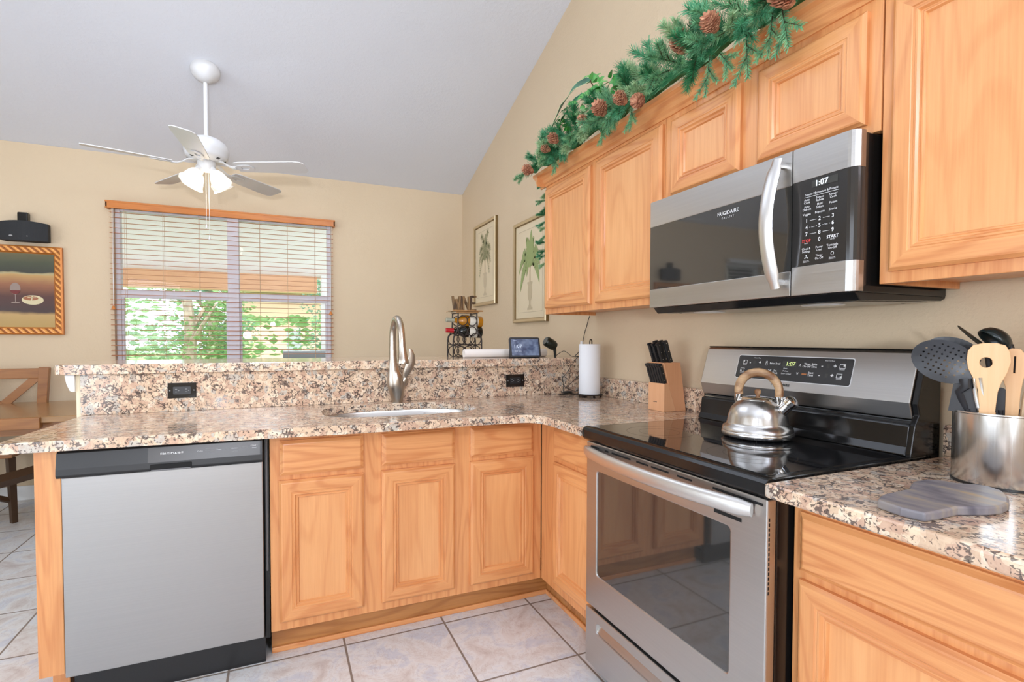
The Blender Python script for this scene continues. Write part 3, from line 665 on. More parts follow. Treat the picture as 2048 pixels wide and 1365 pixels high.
# ------------------------------------------------------------------ range
ra = thing('electric_range', 'stainless and black glass electric range with a raised rear control panel', 'range', (-.36, 1.208, 0))
Y0, Y1 = .826, 1.586
b = BM(); box(b, -.655, -.03, Y0+.004, Y1-.004, .04, .868); obj('body', b, M['bgloss'], ra, bevel=.004)
# door: a ring of steel round the window
b = BM()
dy0, dy1, dz0, dz1 = Y0+.002, Y1-.002, .264, .864
wy0, wy1, wz0, wz1 = .934, 1.518, .388, .765
ol = [(dy0, dz0), (dy1, dz0), (dy1, dz1), (dy0, dz1)]; il = rrect(wy0, wy1, wz0, wz1, .012, 3)
es = []
for loop in (ol, il):
    vs = [b.verts.new((-.688, u, v)) for u, v in loop]; es += [b.edges.new((vs[i], vs[(i+1) % len(vs)])) for i in range(len(vs))]
r = bmesh.ops.triangle_fill(b, use_beauty=True, use_dissolve=False, edges=es)
ex = bmesh.ops.extrude_face_region(b, geom=[g for g in r['geom'] if isinstance(g, bmesh.types.BMFace)])
bmesh.ops.translate(b, verts=[g for g in ex['geom'] if isinstance(g, bmesh.types.BMVert)], vec=(.03, 0, 0))
dr = obj('oven_door', b, M['steel_y'], ra, bevel=.004)
b = BM(); box(b, -.684, -.672, wy0-.004, wy1+.004, wz0-.004, wz1+.004); obj('oven_window', b, M['ovenglass'], dr)
b = BM()
for ya, yb_, z0, z1 in ((1.556, 1.505, .846, .851), (1.47, 1.45, .846, .851), (1.43, 1.33, .846, .851), (1.30, 1.245, .846, .851), (1.23, 1.155, .846, .851), (1.12, 1.065, .846, .851), (.99, .84, .846, .852), (1.545, 1.525, .808, .815), (.985, .90, .788, .797)):
    prism(b, [(yb_, z0), (ya, z0), (ya, z1), (yb_, z1)], 'x', -.6892, -.686)
obj('vent_slots', b, M['bmatte'], dr)
b = BM()
for i in range(16): box(b, -.6840, -.6800, dy0-.0006, dy0+.001, .64+i*.0115, .64+i*.0115+.0075)
obj('side_vents', b, M['bmatte'], dr)
b = BM(); pts = []; rs = []
for i in range(25):
    t = i/24; y = 1.572-t*(1.572-.862); bow = math.sin(PI*t)
    pts.append((-.699-.048*bow**.8, y, .832+.002*bow)); rs.append(.0215 if 0 < i < 24 else .017)
tube(b, pts, rs, 16, flat=(.55, 1)); obj('oven_handle', b, M['handle_metal'], dr)
# drawer
b = BM(); ol = [(dy0, .045), (dy1, .045), (dy1, .252), (dy0, .252)]; il = rrect(.90, 1.515, .178, .216, .01, 3); es = []
for loop in (ol, il):
    vs = [b.verts.new((-.688, u, v)) for u, v in loop]; es += [b.edges.new((vs[i], vs[(i+1) % len(vs)])) for i in range(len(vs))]
r = bmesh.ops.triangle_fill(b, use_beauty=True, use_dissolve=False, edges=es)
ex = bmesh.ops.extrude_face_region(b, geom=[g for g in r['geom'] if isinstance(g, bmesh.types.BMFace)])
bmesh.ops.translate(b, verts=[g for g in ex['geom'] if isinstance(g, bmesh.types.BMVert)], vec=(.03, 0, 0))
dd = obj('storage_drawer', b, M['steel_y'], ra, bevel=.003)
b = BM(); prism(b, [(-.664, .172), (-.664, .222), (-.668, .222), (-.684, .18), (-.684, .172)], 'y', .896, 1.519); obj('recessed_grip', b, M['steel_y'], dd)
for y in (.88, 1.53):
    b = BM(); lathe(b, [(0, 0), (.018, 0), (.018, .012), (.009, .016), (.009, .045), (0, .045)], (-.63, y, 0), 12); obj('foot', b, M['bplastic'], ra)
# cooktop
b = BM()
prism(b, [(-.085, .869), (-.694, .869), (-.703, .877), (-.704, .905), (-.697, .915), (-.684, .918), (-.672, .9155), (-.085, .9155)], 'y', .8205, 1.5905)
ck = obj('cooktop_frame', b, M['bgloss'], ra, bevel=.003)
b = BM(); prism(b, rrect(-.672, -.155, .842, 1.570, .012), 'z', .9145, .9168); gl = obj('glass_top', b, M['bglass'], ck)
b = BM()
for cx, cy, rr in ((-.52, 1.39, .11), (-.52, 1.02, .115), (-.28, 1.39, .08), (-.28, 1.02, .095), (-.40, 1.205, .04)):
    for r0 in (rr, rr*.62):
        n = 48; A = [b.verts.new((cx+r0*math.cos(2*PI*k/n), cy+r0*math.sin(2*PI*k/n), .91695)) for k in range(n)]; B_ = [b.verts.new((cx+(r0-.0012)*math.cos(2*PI*k/n), cy+(r0-.0012)*math.sin(2*PI*k/n), .91695)) for k in range(n)]
        for k in range(n): b.faces.new([A[k], A[(k+1) % n], B_[(k+1) % n], B_[k]])
obj('burner_rings', b, plain('burner_ring_grey', (.03, .03, .03), .2), gl)
# backguard
bgd = BM(); prism(bgd, [(-.150, .917), (-.138, .940), (-.130, 1.000), (-.118, 1.004), (-.118, 1.014), (-.070, 1.016), (-.02, 1.016), (-.02, .917)], 'y', .838, 1.592); obj('rear_riser', bgd, M['bgloss'], ra, bevel=.004)
b = BM(); prism(b, [(-.155, .87), (-.152, .925), (-.136, 1.0), (-.118, 1.03), (-.128, 1.06), (-.092, 1.19), (-.080, 1.208), (-.02, 1.208), (-.02, .87)], 'y', .8215, .8375); obj('side_cap', b, M['bgloss'], ra, bevel=.003)
b = BM(); prism(b, [(-.118, 1.016), (-.122, 1.026), (-.134, 1.062), (-.094, 1.198), (-.084, 1.206), (-.02, 1.206), (-.02, 1.016)], 'y', .838, 1.594); bg_ = obj('backguard', b, M['steel_y'], ra, bevel=.0025)
b = BM(); prism(b, [(-.02, 1.2065), (-.086, 1.2065), (-.084, 1.2095), (-.02, 1.2095)], 'y', .830, 1.596); obj('top_trim', b, M['bgloss'], ra)
# control panel on the sloped face: x at height z
def bx_(z): return -.134+(z-1.062)*(.040/.136)
def bp(y, z, n=.0): return (bx_(z)-n, y, z)
sl_up = Vector((.040, 0, .136)).normalized(); rt = Vector((0, -1, 0))
def bp2(u, v, n=0.0):  # u metres to the right from panel centre, v metres up the slope
    c0 = Vector(bp(1.217, 1.135)); return c0+rt*u+sl_up*v+Vector((-.136, 0, .040)).normalized()*n
K = 1.0
def panel_loop(u0, u1, v0, v1, r, n):
    return [bp2(u, v, n) for u, v in rrect(u0, u1, v0, v1, r)]
b = BM(); patch(b, panel_loop(-.2145, .2145, -.0455, .0455, .008, .0006)); obj('panel_rim', b, M['print_w'], bg_)
b = BM(); patch(b, panel_loop(-.212, .212, -.043, .043, .007, .0012)); pn = obj('control_panel', b, plain('range_panel_charcoal', (.035, .034, .034), .25), bg_)
b = BM()
def rtx(s, y, z, size, mi=0, bold=0.0):
    p = Vector(bp(y*.96+1.217*.04, z)); text(b, s, p+Vector((-.136, 0, .04)).normalized()*.0018, size, rt, sl_up, mi, bold=bold)
def sq(y, z, corner):
    y = y*.96+1.217*.04
    def q(a, c): return Vector(bp(y, z))+rt*a+sl_up*c+Vector((-.136, 0, .04)).normalized()*.0018
    for u0, u1, v0, v1 in ((-.009, .009, .007, .0085), (-.009, .009, -.006, -.0045), (-.009, -.0075, -.006, .0085), (.0075, .009, -.006, .0085)): patch(b, [q(u0, v0), q(u1, v0), q(u1, v1), q(u0, v1)])
    cu, cv = corner; cu *= .0055; cv = .004 if cv > 0 else -.002
    patch(b, [q(cu-.003, cv-.003), q(cu+.003, cv-.003), q(cu+.003, cv+.003), q(cu-.003, cv+.003)])
    text(b, 'On/Off', q(0, -.0095), .0055, rt, sl_up, 0, bold=.01, off=0)
for y, z, c_ in ((1.405, 1.151, (-1, 1)), (1.411, 1.121, (-1, -1)), (1.029, 1.151, (1, 1)), (1.034, 1.121, (1, -1))): sq(y, z, c_)
for y0_ in (0, .285):
    for z in (1.151, 1.121):
        o_ = 0 if z > 1.14 else .004
        rtx('-', 1.381-y0_+o_, z, .02, 0, .02); rtx('+', 1.338-y0_+o_, z, .018, 0, .03)
rtx('Front / Rear', 1.352, 1.168, .006); rtx('Rear Surface', 1.073, 1.168, .006)
for s_, y, z in (('Bake', 1.286, 1.151), ('Broil', 1.262, 1.151), ('Timer', 1.149, 1.154), ('On-Off', 1.151, 1.146), ('Bake', 1.124, 1.154), ('Time', 1.124, 1.146), ('Start', 1.131, 1.126), ('Time', 1.131, 1.118), ('Self', 1.291, 1.126), ('Clean', 1.291, 1.118), ('Set', 1.268, 1.126), ('Clock', 1.268, 1.118)):
    rtx(s_, y, z, .0095, 0, .02)
for s_, y, z in (('Oven', 1.229, 1.136), ('Preheat', 1.226, 1.127), ('Door Locked', 1.222, 1.118)): rtx(s_, y, z, .0068, 0, .01)
rtx('^', 1.175, 1.1455, .020, 0, .01); rtx('v', 1.179, 1.122, .017, 0, .02)
def ring(cu, cz, r, mi=0, seg=14, th=.0011):
    y = cu*.96+1.217*.04; c0 = Vector(bp(y, cz))+Vector((-.136, 0, .04)).normalized()*.0018
    A = [b.verts.new(c0+rt*r*math.cos(2*PI*k/seg)+sl_up*r*math.sin(2*PI*k/seg)) for k in range(seg)]; B_ = [b.verts.new(c0+rt*(r-th)*math.cos(2*PI*k/seg)+sl_up*(r-th)*math.sin(2*PI*k/seg)) for k in range(seg)]
    for k in range(seg): b.faces.new([A[k], A[(k+1) % seg], B_[(k+1) % seg], B_[k]]).material_index = mi
ring(1.31, 1.1555, .004); ring(1.31, 1.148, .005); ring(1.314, 1.124, .0045); rtx('-', 1.314, 1.114, .01)
obj('lettering', b, M['print_w'], pn)
b = BM(); patch(b, [bp(1.244, 1.142, .0016), bp(1.19, 1.142, .0016), bp(1.19, 1.162, .0016), bp(1.244, 1.162, .0016)])
for y in (1.358, 1.082):
    for z in (1.151, 1.121): patch(b, [bp(y+.0045, z-.006, .0016), bp(y-.0045, z-.006, .0016), bp(y-.0045, z+.006, .0016), bp(y+.0045, z+.006, .0016)])
obj('display_windows', b, M['led_off'], pn)
b = BM(); text(b, '1:07', Vector(bp(1.212, 1.1515))+Vector((-.136, 0, .04)).normalized()*.0022, .021, rt, sl_up, 0, bold=.012); obj('clock_digits', b, M['led_g'], pn)
b = BM(); patch(b, [bp(1.166, 1.119, .0018), bp(1.149, 1.119, .0018), bp(1.149, 1.1235, .0018), bp(1.166, 1.1235, .0018)]); obj('cancel_bar', b, M['print_o'], pn)
b = BM(); text(b, 'FRIGIDAIRE', Vector(bp(1.235, 1.0795))+Vector((-.136, 0, .04)).normalized()*.0008, .0135, rt, sl_up, 0, bold=.012); obj('brand_lettering', b, M['print_k'], bg_)

# ------------------------------------------------------------------ microwave
mw = thing('microwave', 'over-the-range stainless microwave with black window and curved handle', 'microwave', (-.2, 1.20, 1.345))
b = BM(); box(b, -.372, -.003, .824, 1.580, 1.356, 1.758); obj('body', b, M['bgloss'], mw, bevel=.003)
XF = -.409
def mface(b, y0, y1, z0, z1, x=XF, th=.036, curve=False):
    if not curve: prism(b, [(x, y0), (x, y1), (x+th, y1), (x+th, y0)], 'z', z0, z1)
    else:
        pl = [(x+th, y1), (x, y1), (x, y0+.022)]+[(x+.022-.022*math.cos(a), y0+.022-.022*math.sin(a)) for a in (.35, .7, 1.05, 1.35, PI/2)]+[(x+th, y0)]
        prism(b, pl, 'z', z0, z1)
b = BM(); mface(b, .993, 1.582, 1.358, 1.427); mface(b, .993, 1.582, 1.664, 1.760); md = obj('door', b, M['steel_y'], mw, bevel=.0015)
b = BM(); mface(b, .993, 1.582, 1.4265, 1.6645, XF+.001, .03); obj('door_window', b, M['ovenglass'], md)
for z0, z1 in ((1.358, 1.436), (1.668, 1.760)):
    b = BM(); mface(b, .820, .990, z0, z1, curve=True); obj('side_trim', b, M['steel_y'], mw, bevel=.0008)
b = BM(); mface(b, .8205, .990, 1.4362, 1.6678, XF+.0012, .033, curve=True); mc = obj('control_panel', b, plain('microwave_panel_black', (.030, .028, .026), .1), mw)
b = BM(); pts = []; rs = []
for i in range(21):
    t = i/20; z = 1.380+t*(1.742-1.380); bow = math.sin(PI*t)
    pts.append((XF-.022-.036*bow, 1.022+.006*bow, z)); rs.append(.021 if 1 < i < 19 else .015)
tube(b, pts, rs, 14, flat=(1, .5))
for z in (1.398, 1.724): tube(b, [(XF+.002, 1.018, z), (XF-.028, 1.020, z)], .009, 8)
obj('door_handle', b, M['handle_metal'], md)
b = BM(); text(b, 'FRIGIDAIRE', (XF-.0008, 1.212, 1.6405), .0165, (0, -1, 0), (0, 0, 1), 0, bold=.012); text(b, 'G A L L E R Y', (XF-.0008, 1.212, 1.6255), .0085, (0, -1, 0), (0, 0, 1), 0); obj('brand_lettering', b, M['print_w'], md)
b = BM()
def mt_(s, y, z, size=.0083, mi=0, bold=.004): text(b, s, (XF-.0006, y, z), size, (0, -1, 0), (0, 0, 1), mi, bold=bold, squash=.9)
mt_('Sensor Microwave & Presets', .908, 1.6265, .0085)
patch(b, [(XF, .955, 1.6195), (XF, .862, 1.6195), (XF, .862, 1.6205), (XF, .955, 1.6205)], (-.0006, 0, 0))
cols = (.947, .911, .876)
rows = ((1.609, ('Auto|Cook', 'Sensor|Reheat', 'Sensor|Cook')), (1.591, ('Auto|Defrost', 'Melt/|Soften', 'Potato')), (1.574, ('Veggies', 'Popcorn', 'Snacks')))
for z, r_ in rows:
    for y, s_ in zip(cols, r_):
        p_ = s_.split('|')
        for i, q_ in enumerate(p_): mt_(q_, y, z-(i-(len(p_)-1)/2)*.0075, .0085)
for r_, z in enumerate((1.5565, 1.5385, 1.5205)):
    for c_, y in enumerate(cols): mt_(str(r_*3+c_+1), y, z, .0145, 0, .02)
    if r_ != 1:
        for y in (.929, .8935): patch(b, [(XF, y+.009, z-.0005), (XF, y-.009, z-.0005), (XF, y-.009, z+.0004), (XF, y+.009, z+.0004)], (-.0006, 0, 0))
    else:
        for y in (.929, .8935):
            mt_('Start', y, z, .005, 0, 0)
            for e_ in (.0075, -.0105): patch(b, [(XF, y+e_+.003, z-.0005), (XF, y+e_, z-.0005), (XF, y+e_, z+.0004), (XF, y+e_+.003, z+.0004)], (-.0006, 0, 0))
mt_('0', .911, 1.502, .0145, 0, .02); mt_('START', .876, 1.503, .0115, 0, .03); mt_('+30 Sec', .876, 1.4965, .0045, 0, 0); mt_('STOP', .947, 1.5025, .0115, 1, .02); mt_('Cancel', .947, 1.4965, .0045)
for s_, y, z in (('Clock &', .947, 1.4815), ('Settings', .947, 1.474), ('Power', .911, 1.4815), ('Level', .911, 1.474), ('Turntable', .876, 1.4815), ('On-Off', .876, 1.474), ('Timer', .911, 1.4595), ('On-Off', .911, 1.452)): mt_(s_, y, z)
for y in (.947, .876): mt_('Hi-Lo-Off', y, 1.449, .0045, 0, 0); patch(b, [(XF, y+.009, 1.4455), (XF, y-.009, 1.4455), (XF, y-.009, 1.4462), (XF, y+.009, 1.4462)], (-.0006, 0, 0))
n = 16
for k in range(n):
    a0, a1 = 2*PI*k/n, 2*PI*(k+1)/n
    patch(b, [(XF, .876+.0042*math.cos(a0), 1.4595+.0048*math.sin(a0)), (XF, .876+.0042*math.cos(a1), 1.4595+.0048*math.sin(a1)), (XF, .876+.0032*math.cos(a1), 1.4595+.0038*math.sin(a1)), (XF, .876+.0032*math.cos(a0), 1.4595+.0038*math.sin(a0))], (-.0006, 0, 0))
for a in (90, 210, 330):
    c_, s2 = math.cos(math.radians(a)), math.sin(math.radians(a))
    patch(b, [(XF, .947, 1.459), (XF, .947+c_*.005-s2*.002, 1.459+s2*.005+c_*.002), (XF, .947+c_*.006, 1.459+s2*.006), (XF, .947+c_*.005+s2*.002, 1.459+s2*.005-c_*.002)], (-.0006, 0, 0))
obj('lettering', b, [M['print_w'], M['print_r']], mc)
b = BM(); patch(b, [(XF, .935, 1.642), (XF, .865, 1.642), (XF, .865, 1.660), (XF, .935, 1.660)], (-.0004, 0, 0)); dp = obj('display', b, M['led_off'], mc)
b = BM(); text(b, '1:07', (XF-.001, .908, 1.6505), .021, (0, -1, 0), (0, 0, 1), 0, bold=.012); obj('clock_digits', b, M['led_w'], dp)
b = BM(); prism(b, [(-.395, 1.357), (-.375, 1.336), (-.02, 1.345), (-.002, 1.352), (-.002, 1.384), (-.02, 1.384), (-.02, 1.357)], 'y', .826, 1.576); obj('bottom_pan', b, M['bgloss'], mw, bevel=.002)
b = BM(); prism(b, [(-.36, 1.3355), (-.04, 1.3435), (-.04, 1.3425), (-.36, 1.3345)], 'y', .85, 1.54); pan = obj('grease_filter_plate', b, plain('grey_pan_metal', (.45, .43, .4), .35, metal=1.0), mw)
for y in (.98, 1.40):
    b = BM(); lathe(b, [(0, -.003), (.05, -.003), (.055, 0), (0, 0)], (-.29, y, 1.3355), 20); obj('lamp_lens', b, plain('lens_%d' % int(y*100), (.75, .74, .7), .15), mw)
for y, x in ((.90, -.33), (.9, -.06), (1.5, -.33)):
    b = BM(); lathe(b, [(0, -.003), (.006, -.002), (.006, 0), (0, 0)], (x, y, 1.336+(x+.36)*.025), 10); obj('screw', b, M['bplastic'], mw)

# ------------------------------------------------------------------ ceiling fan
FX, FY = -2.172, 3.95
fan = thing('ceiling_fan', 'white five-blade ceiling fan with lit glass shades on a long downrod', 'ceiling fan', (FX, FY, 2.40))
b = BM(); tilt = Matrix.Rotation(math.atan(SL), 4, 'X').inverted()
zt = zc(FY)
lathe(b, [(.088, 0), (.090, -.012), (.086, -.032), (.070, -.055), (.045, -.075), (.026, -.088), (0, -.090)], (FX, FY, zt), 32, Matrix.Rotation(-math.atan(SL), 4, 'X')); obj('canopy', b, M['fanwhite'], fan)
b = BM(); tube(b, [(FX, FY, zt-.03), (FX, FY, 2.56)], .0135, 14); lathe(b, [(0, 0), (.024, 0), (.024, -.03), (0, -.03)], (FX, FY, 2.60), 16); obj('downrod', b, M['fanwhite'], fan)
b = BM(); lathe(b, [(0, 2.590), (.045, 2.588), (.085, 2.575), (.118, 2.55), (.135, 2.52), (.137, 2.49), (.128, 2.468), (.130, 2.460), (.120, 2.445), (.085, 2.430), (0, 2.428)], (FX, FY, 0), 40); mo = obj('motor_housing', b, M['fanwhite'], fan, sharp=60)
b = BM()
for k in range(16):
    if k % 2: continue
    a = 2*PI*k/16; q = Matrix.Rotation(a, 4, 'Z')
    vs = [Vector((FX, FY, 0))+q @ Vector(v) for v in ((.1005, -.011, 2.4355), (.1005, .011, 2.4355), (.116, .011, 2.4425), (.116, -.011, 2.4425))]
    patch(b, [v+Vector((0, 0, -.0012)) for v in vs])
obj('motor_vents', b, M['print_k'], mo)
def fan_blade_pts():
    return [(.20, -.052), (.24, -.062), (.60, -.072), (.645, -.066), (.665, -.045), (.665, .045), (.645, .066), (.60, .072), (.24, .062), (.20, .052)]
for k in range(5):
    a = math.radians(266+72*k); q = Matrix.Translation((FX, FY, 2.395)) @ Matrix.Rotation(a, 4, 'Z') @ Matrix.Rotation(math.radians(-12), 4, 'X')
    b = BM(); slab(b, fan_blade_pts(), -.003, .003); bmesh.ops.transform(b, matrix=q, verts=b.verts); bd = obj('blade', b, M['fanwhite'], fan, bevel=.001)
    b = BM(); q0 = Matrix.Translation((FX, FY, 2.395)) @ Matrix.Rotation(a, 4, 'Z')
    tube(b, [(.075, 0, .040), (.11, 0, .030), (.14, 0, .008), (.17, 0, -.006), (.20, 0, -.008)], [.013, .012, .012, .014, .016], 10, flat=(1.2, .45))
    pl = [(.19, -.012), (.22, -.028), (.26, -.036), (.30, -.030), (.32, 0), (.30, .030), (.26, .036), (.22, .028), (.19, .012)]
    slab(b, pl, -.010, -.004, [(.235, -.012), (.27, -.017), (.295, 0), (.27, .017), (.235, .012)])
    bmesh.ops.transform(b, matrix=q0 @ Matrix.Rotation(math.radians(-12), 4, 'X'), verts=b.verts); obj('blade_iron', b, M['fanwhite'], bd)
b = BM(); lathe(b, [(0, 2.44), (.05, 2.44), (.056, 2.425), (.056, 2.39), (.048, 2.368), (.02, 2.36), (0, 2.36)], (FX, FY, 0), 32); obj('light_kit_hub', b, M['fanwhite'], fan)
for k, a in enumerate((215, 325, 35, 145)):
    a = math.radians(a); d = Vector((math.cos(a), math.sin(a), 0)); ax = (d*.55+Vector((0, 0, -.84))).normalized()
    o_ = Vector((FX, FY, 2.372))+d*.048
    q = ax.to_track_quat('Z', 'Y').to_matrix().to_4x4()
    b = BM(); lathe(b, [(0, -.01), (.02, -.008), (.022, .02), (.026, .03), (0, .031)], o_, 16, q); ar = obj('lamp_socket', b, M['fanwhite'], fan)
    b = BM(); n = 24; prof = [(.026, .022), (.036, .034), (.046, .055), (.052, .08), (.058, .105), (.068, .125)]
    rings = []
    for j, (r_, z_) in enumerate(prof):
        rings.append([b.verts.new(o_+q @ Vector((r_*(1+.035*(j == 5)*math.cos(8*2*PI*t/n*1))*math.cos(2*PI*t/n), r_*(1+.035*(j == 5)*math.cos(8*2*PI*t/n))*math.sin(2*PI*t/n), z_))) for t in range(n)])
    for A, B_ in zip(rings, rings[1:]):
        for t in range(n): b.faces.new([A[t], A[(t+1) % n], B_[(t+1) % n], B_[t]]).smooth = True
    sh = obj('lamp_shade', b, M['shade'], fan); sm_ = sh.modifiers.new('thick', 'SOLIDIFY'); sm_.thickness = .003
    b = BM(); lathe(b, [(0, .03), (.012, .035), (.026, .065), (.028, .08), (.018, .1), (0, .106)], o_, 16, q); obj('bulb', b, M['bulb'], sh)
for dx, z1, lb in ((-.005, 2.0, 'a'), (.012, 1.925, 'b')):
    b = BM(); tube(b, [(FX+dx, FY, 2.37), (FX+dx, FY, z1)], .0013, 5); pc = obj('pull_chain', b, M['fanwhite'], fan)
    b = BM(); lathe(b, [(0, -.02), (.006, -.016), (.0075, -.008), (.004, .004), (0, .006)], (FX+dx, FY, z1), 10); obj('pull_knob', b, M['fanwhite'], pc)
light('fan_lamp', 'POINT', (FX, FY, 2.20), 3, (1, .85, .65), shadow_soft_size=.08)

# ------------------------------------------------------------------ wall items on the back wall
sp = thing('wall_speaker', 'black curved wall speaker above the wine painting', 'speaker', (-3.478, 4.93, 1.95))
b = BM(); pl = [(-3.622, 4.93)]+[(-3.622+.288*i/12, 4.93-.045-.04*math.sin(PI*i/12)) for i in range(13)]+[(-3.334, 4.93), (-3.36, 4.952), (-3.60, 4.952)]
vs0 = prism(b, pl, 'z', 1.958, 2.108)
for v in b.verts:
    t = (v.co.x+3.478)/.144
    if v.co.z > 2.0: v.co.z -= .010*t*t
    else: v.co.z += .010*t*t*.6
obj('grille', b, plain('speaker_cloth', (.02, .021, .023), .75), sp, bevel=.004)
b = BM(); box(b, -3.528, -3.464, 4.915, 4.964, 2.10, 2.182); obj('wall_bracket', b, M['bgloss'], sp, bevel=.008)
b = BM(); lathe(b, [(0, 0), (.011, 0), (.011, .001), (0, .001)], (-3.54, 4.8465, 1.992), 16, Matrix.Scale(.5, 4, (0, 0, 1)) @ Matrix.Rotation(PI/2, 4, 'X')); lathe(b, [(0, 0), (.004, 0), (.004, .001), (0, .001)], (-3.445, 4.8435, 1.994), 10, Matrix.Rotation(PI/2, 4, 'X')); obj('badge', b, M['print_g'], sp)

# painting with wine glass and bread
pa = thing('framed_painting', 'dark still life painting of a wine glass and bread in a rope-carved gold frame', 'painting', (-3.64, 4.95, 1.26))
px0, px1, pz0, pz1 = -3.98, -3.270, 1.265, 1.935
fm, nt, p, L = new_mat('rope_carved_gold_frame'); wv = N(nt, 'ShaderNodeTexWave', Scale=14.0, Distortion=.3, bands_direction='DIAGONAL'); L.new(coords(nt, (1, 0, 1)), wv.inputs['Vector'])
r_ = ramp(nt, [(.3, S(150, 84, 30)), (.6, S(225, 155, 80))]); L.new(wv.outputs['Color'], r_.inputs[0]); L.new(r_.outputs[0], p.inputs['Base Color']); pset(p, rough=.35, metal=.35); bump(nt, p, wv.outputs['Color'], .6, .006)
fedge = plain('gold_frame_edge', S(196, 120, 50), .35, metal=.3)
b = BM()
def ring_frame(b, x0, x1, z0, z1, prof, plane_y=None, plane_x=None):
    rings = []
    for ins, n in prof:
        pts = ((x0+ins, z0+ins), (x1-ins, z0+ins), (x1-ins, z1-ins), (x0+ins, z1-ins))
        rings.append([b.verts.new((u, plane_y-n, v) if plane_y is not None else (plane_x-n, u, v)) for u, v in pts])
    for j, (A, B_) in enumerate(zip(rings, rings[1:])):
        for k in range(4): b.faces.new([A[k], A[(k+1) % 4], B_[(k+1) % 4], B_[k]]).material_index = prof_mi[j]
    return rings
prof_mi = [0, 0, 1, 0, 0]
ring_frame(b, px0, px1, pz0, pz1, [(0, 0), (0, .028), (.010, .032), (.046, .024), (.052, .014), (.060, .008)], plane_y=4.963)
obj('frame', b, [fedge, fm], pa)
cv, nt, p, L = new_mat('painted_canvas')
tc = N(nt, 'ShaderNodeTexCoord'); sxz = N(nt, 'ShaderNodeSeparateXYZ'); L.new(tc.outputs['Object'], sxz.inputs[0])
nz = N(nt, 'ShaderNodeTexNoise', Scale=5.0, Detail=4.0); L.new(coords(nt, (1, 1, 3)), nz.inputs['Vector'])
zz = mth(nt, 'MULTIPLY_ADD', nz.outputs['Fac'], .05, sxz.outputs[2]); zn = mth(nt, 'MULTIPLY', mth(nt, 'SUBTRACT', zz, .03), 1/.64)
cr = ramp(nt, [(0, S(170, 140, 70)), (.24, S(190, 155, 95)), (.28, S(60, 36, 30)), (.45, S(80, 40, 28)), (.60, S(150, 95, 60)), (.70, S(190, 150, 90)), (.72, S(180, 165, 120)), (.735, S(52, 52, 38)), (.86, S(70, 74, 50)), (1, S(110, 100, 66))]); L.new(zn, cr.inputs[0])
L.new(cr.outputs[0], p.inputs['Base Color']); pset(p, rough=.35)
b = BM(); patch(b, [(px0+.055, 4.952, pz0+.055), (px1-.055, 4.952, pz0+.055), (px1-.055, 4.952, pz1-.055), (px0+.055, 4.952, pz1-.055)]); obj('canvas', b, cv, pa)
gx, gz = -3.560, 1.60
b = BM()
def flat(pts, y=4.9505, mi=0): patch(b, [(x, y, z) for x, z in pts], mi=mi)
flat([(gx+.031*math.cos(t), gz+.010+.036*math.sin(t)*1.25) for t in [2*PI*i/20 for i in range(20)]], mi=0)
flat([(gx-.0025, gz-.035), (gx+.0025, gz-.035), (gx+.0025, gz-.092), (gx-.0025, gz-.092)], 4.950, 0)
flat([(gx+.026*math.cos(t), gz-.094+.005*math.sin(t)) for t in [2*PI*i/16 for i in range(16)]], 4.950, 0)
flat([(gx+.029*math.cos(t), gz-.002+.030*math.sin(t)) for t in [PI+PI*i/12 for i in range(13)]], 4.9495, 1)
obj('painted_wine_glass', b, [plain('painted_glass', S(150, 130, 118), .4), plain('painted_wine', S(110, 24, 16), .3)], pa)
b = BM(); bx0, bz0 = -3.458, 1.528
flat([(bx0+.066*math.cos(t), bz0+.036*math.sin(t)) for t in [2*PI*i/24 for i in range(24)]], 4.9502, 0)
flat([(bx0-.012+.046*math.cos(t), bz0+.012+.016*math.sin(t)) for t in [2*PI*i/18 for i in range(18)]], 4.9498, 1)
flat([(bx0-.03, bz0+.018), (bx0+.02, bz0+.014), (bx0+.02, bz0+.019), (bx0-.03, bz0+.023)], 4.9494, 0); flat([(bx0-.012, bz0-.01), (bx0-.004, bz0-.01), (bx0+.002, bz0+.03), (bx0-.006, bz0+.03)], 4.9494, 0)
obj('painted_bread', b, [plain('painted_crust', S(214, 200, 158), .4), plain('painted_brown', S(160, 96, 56), .4)], pa)

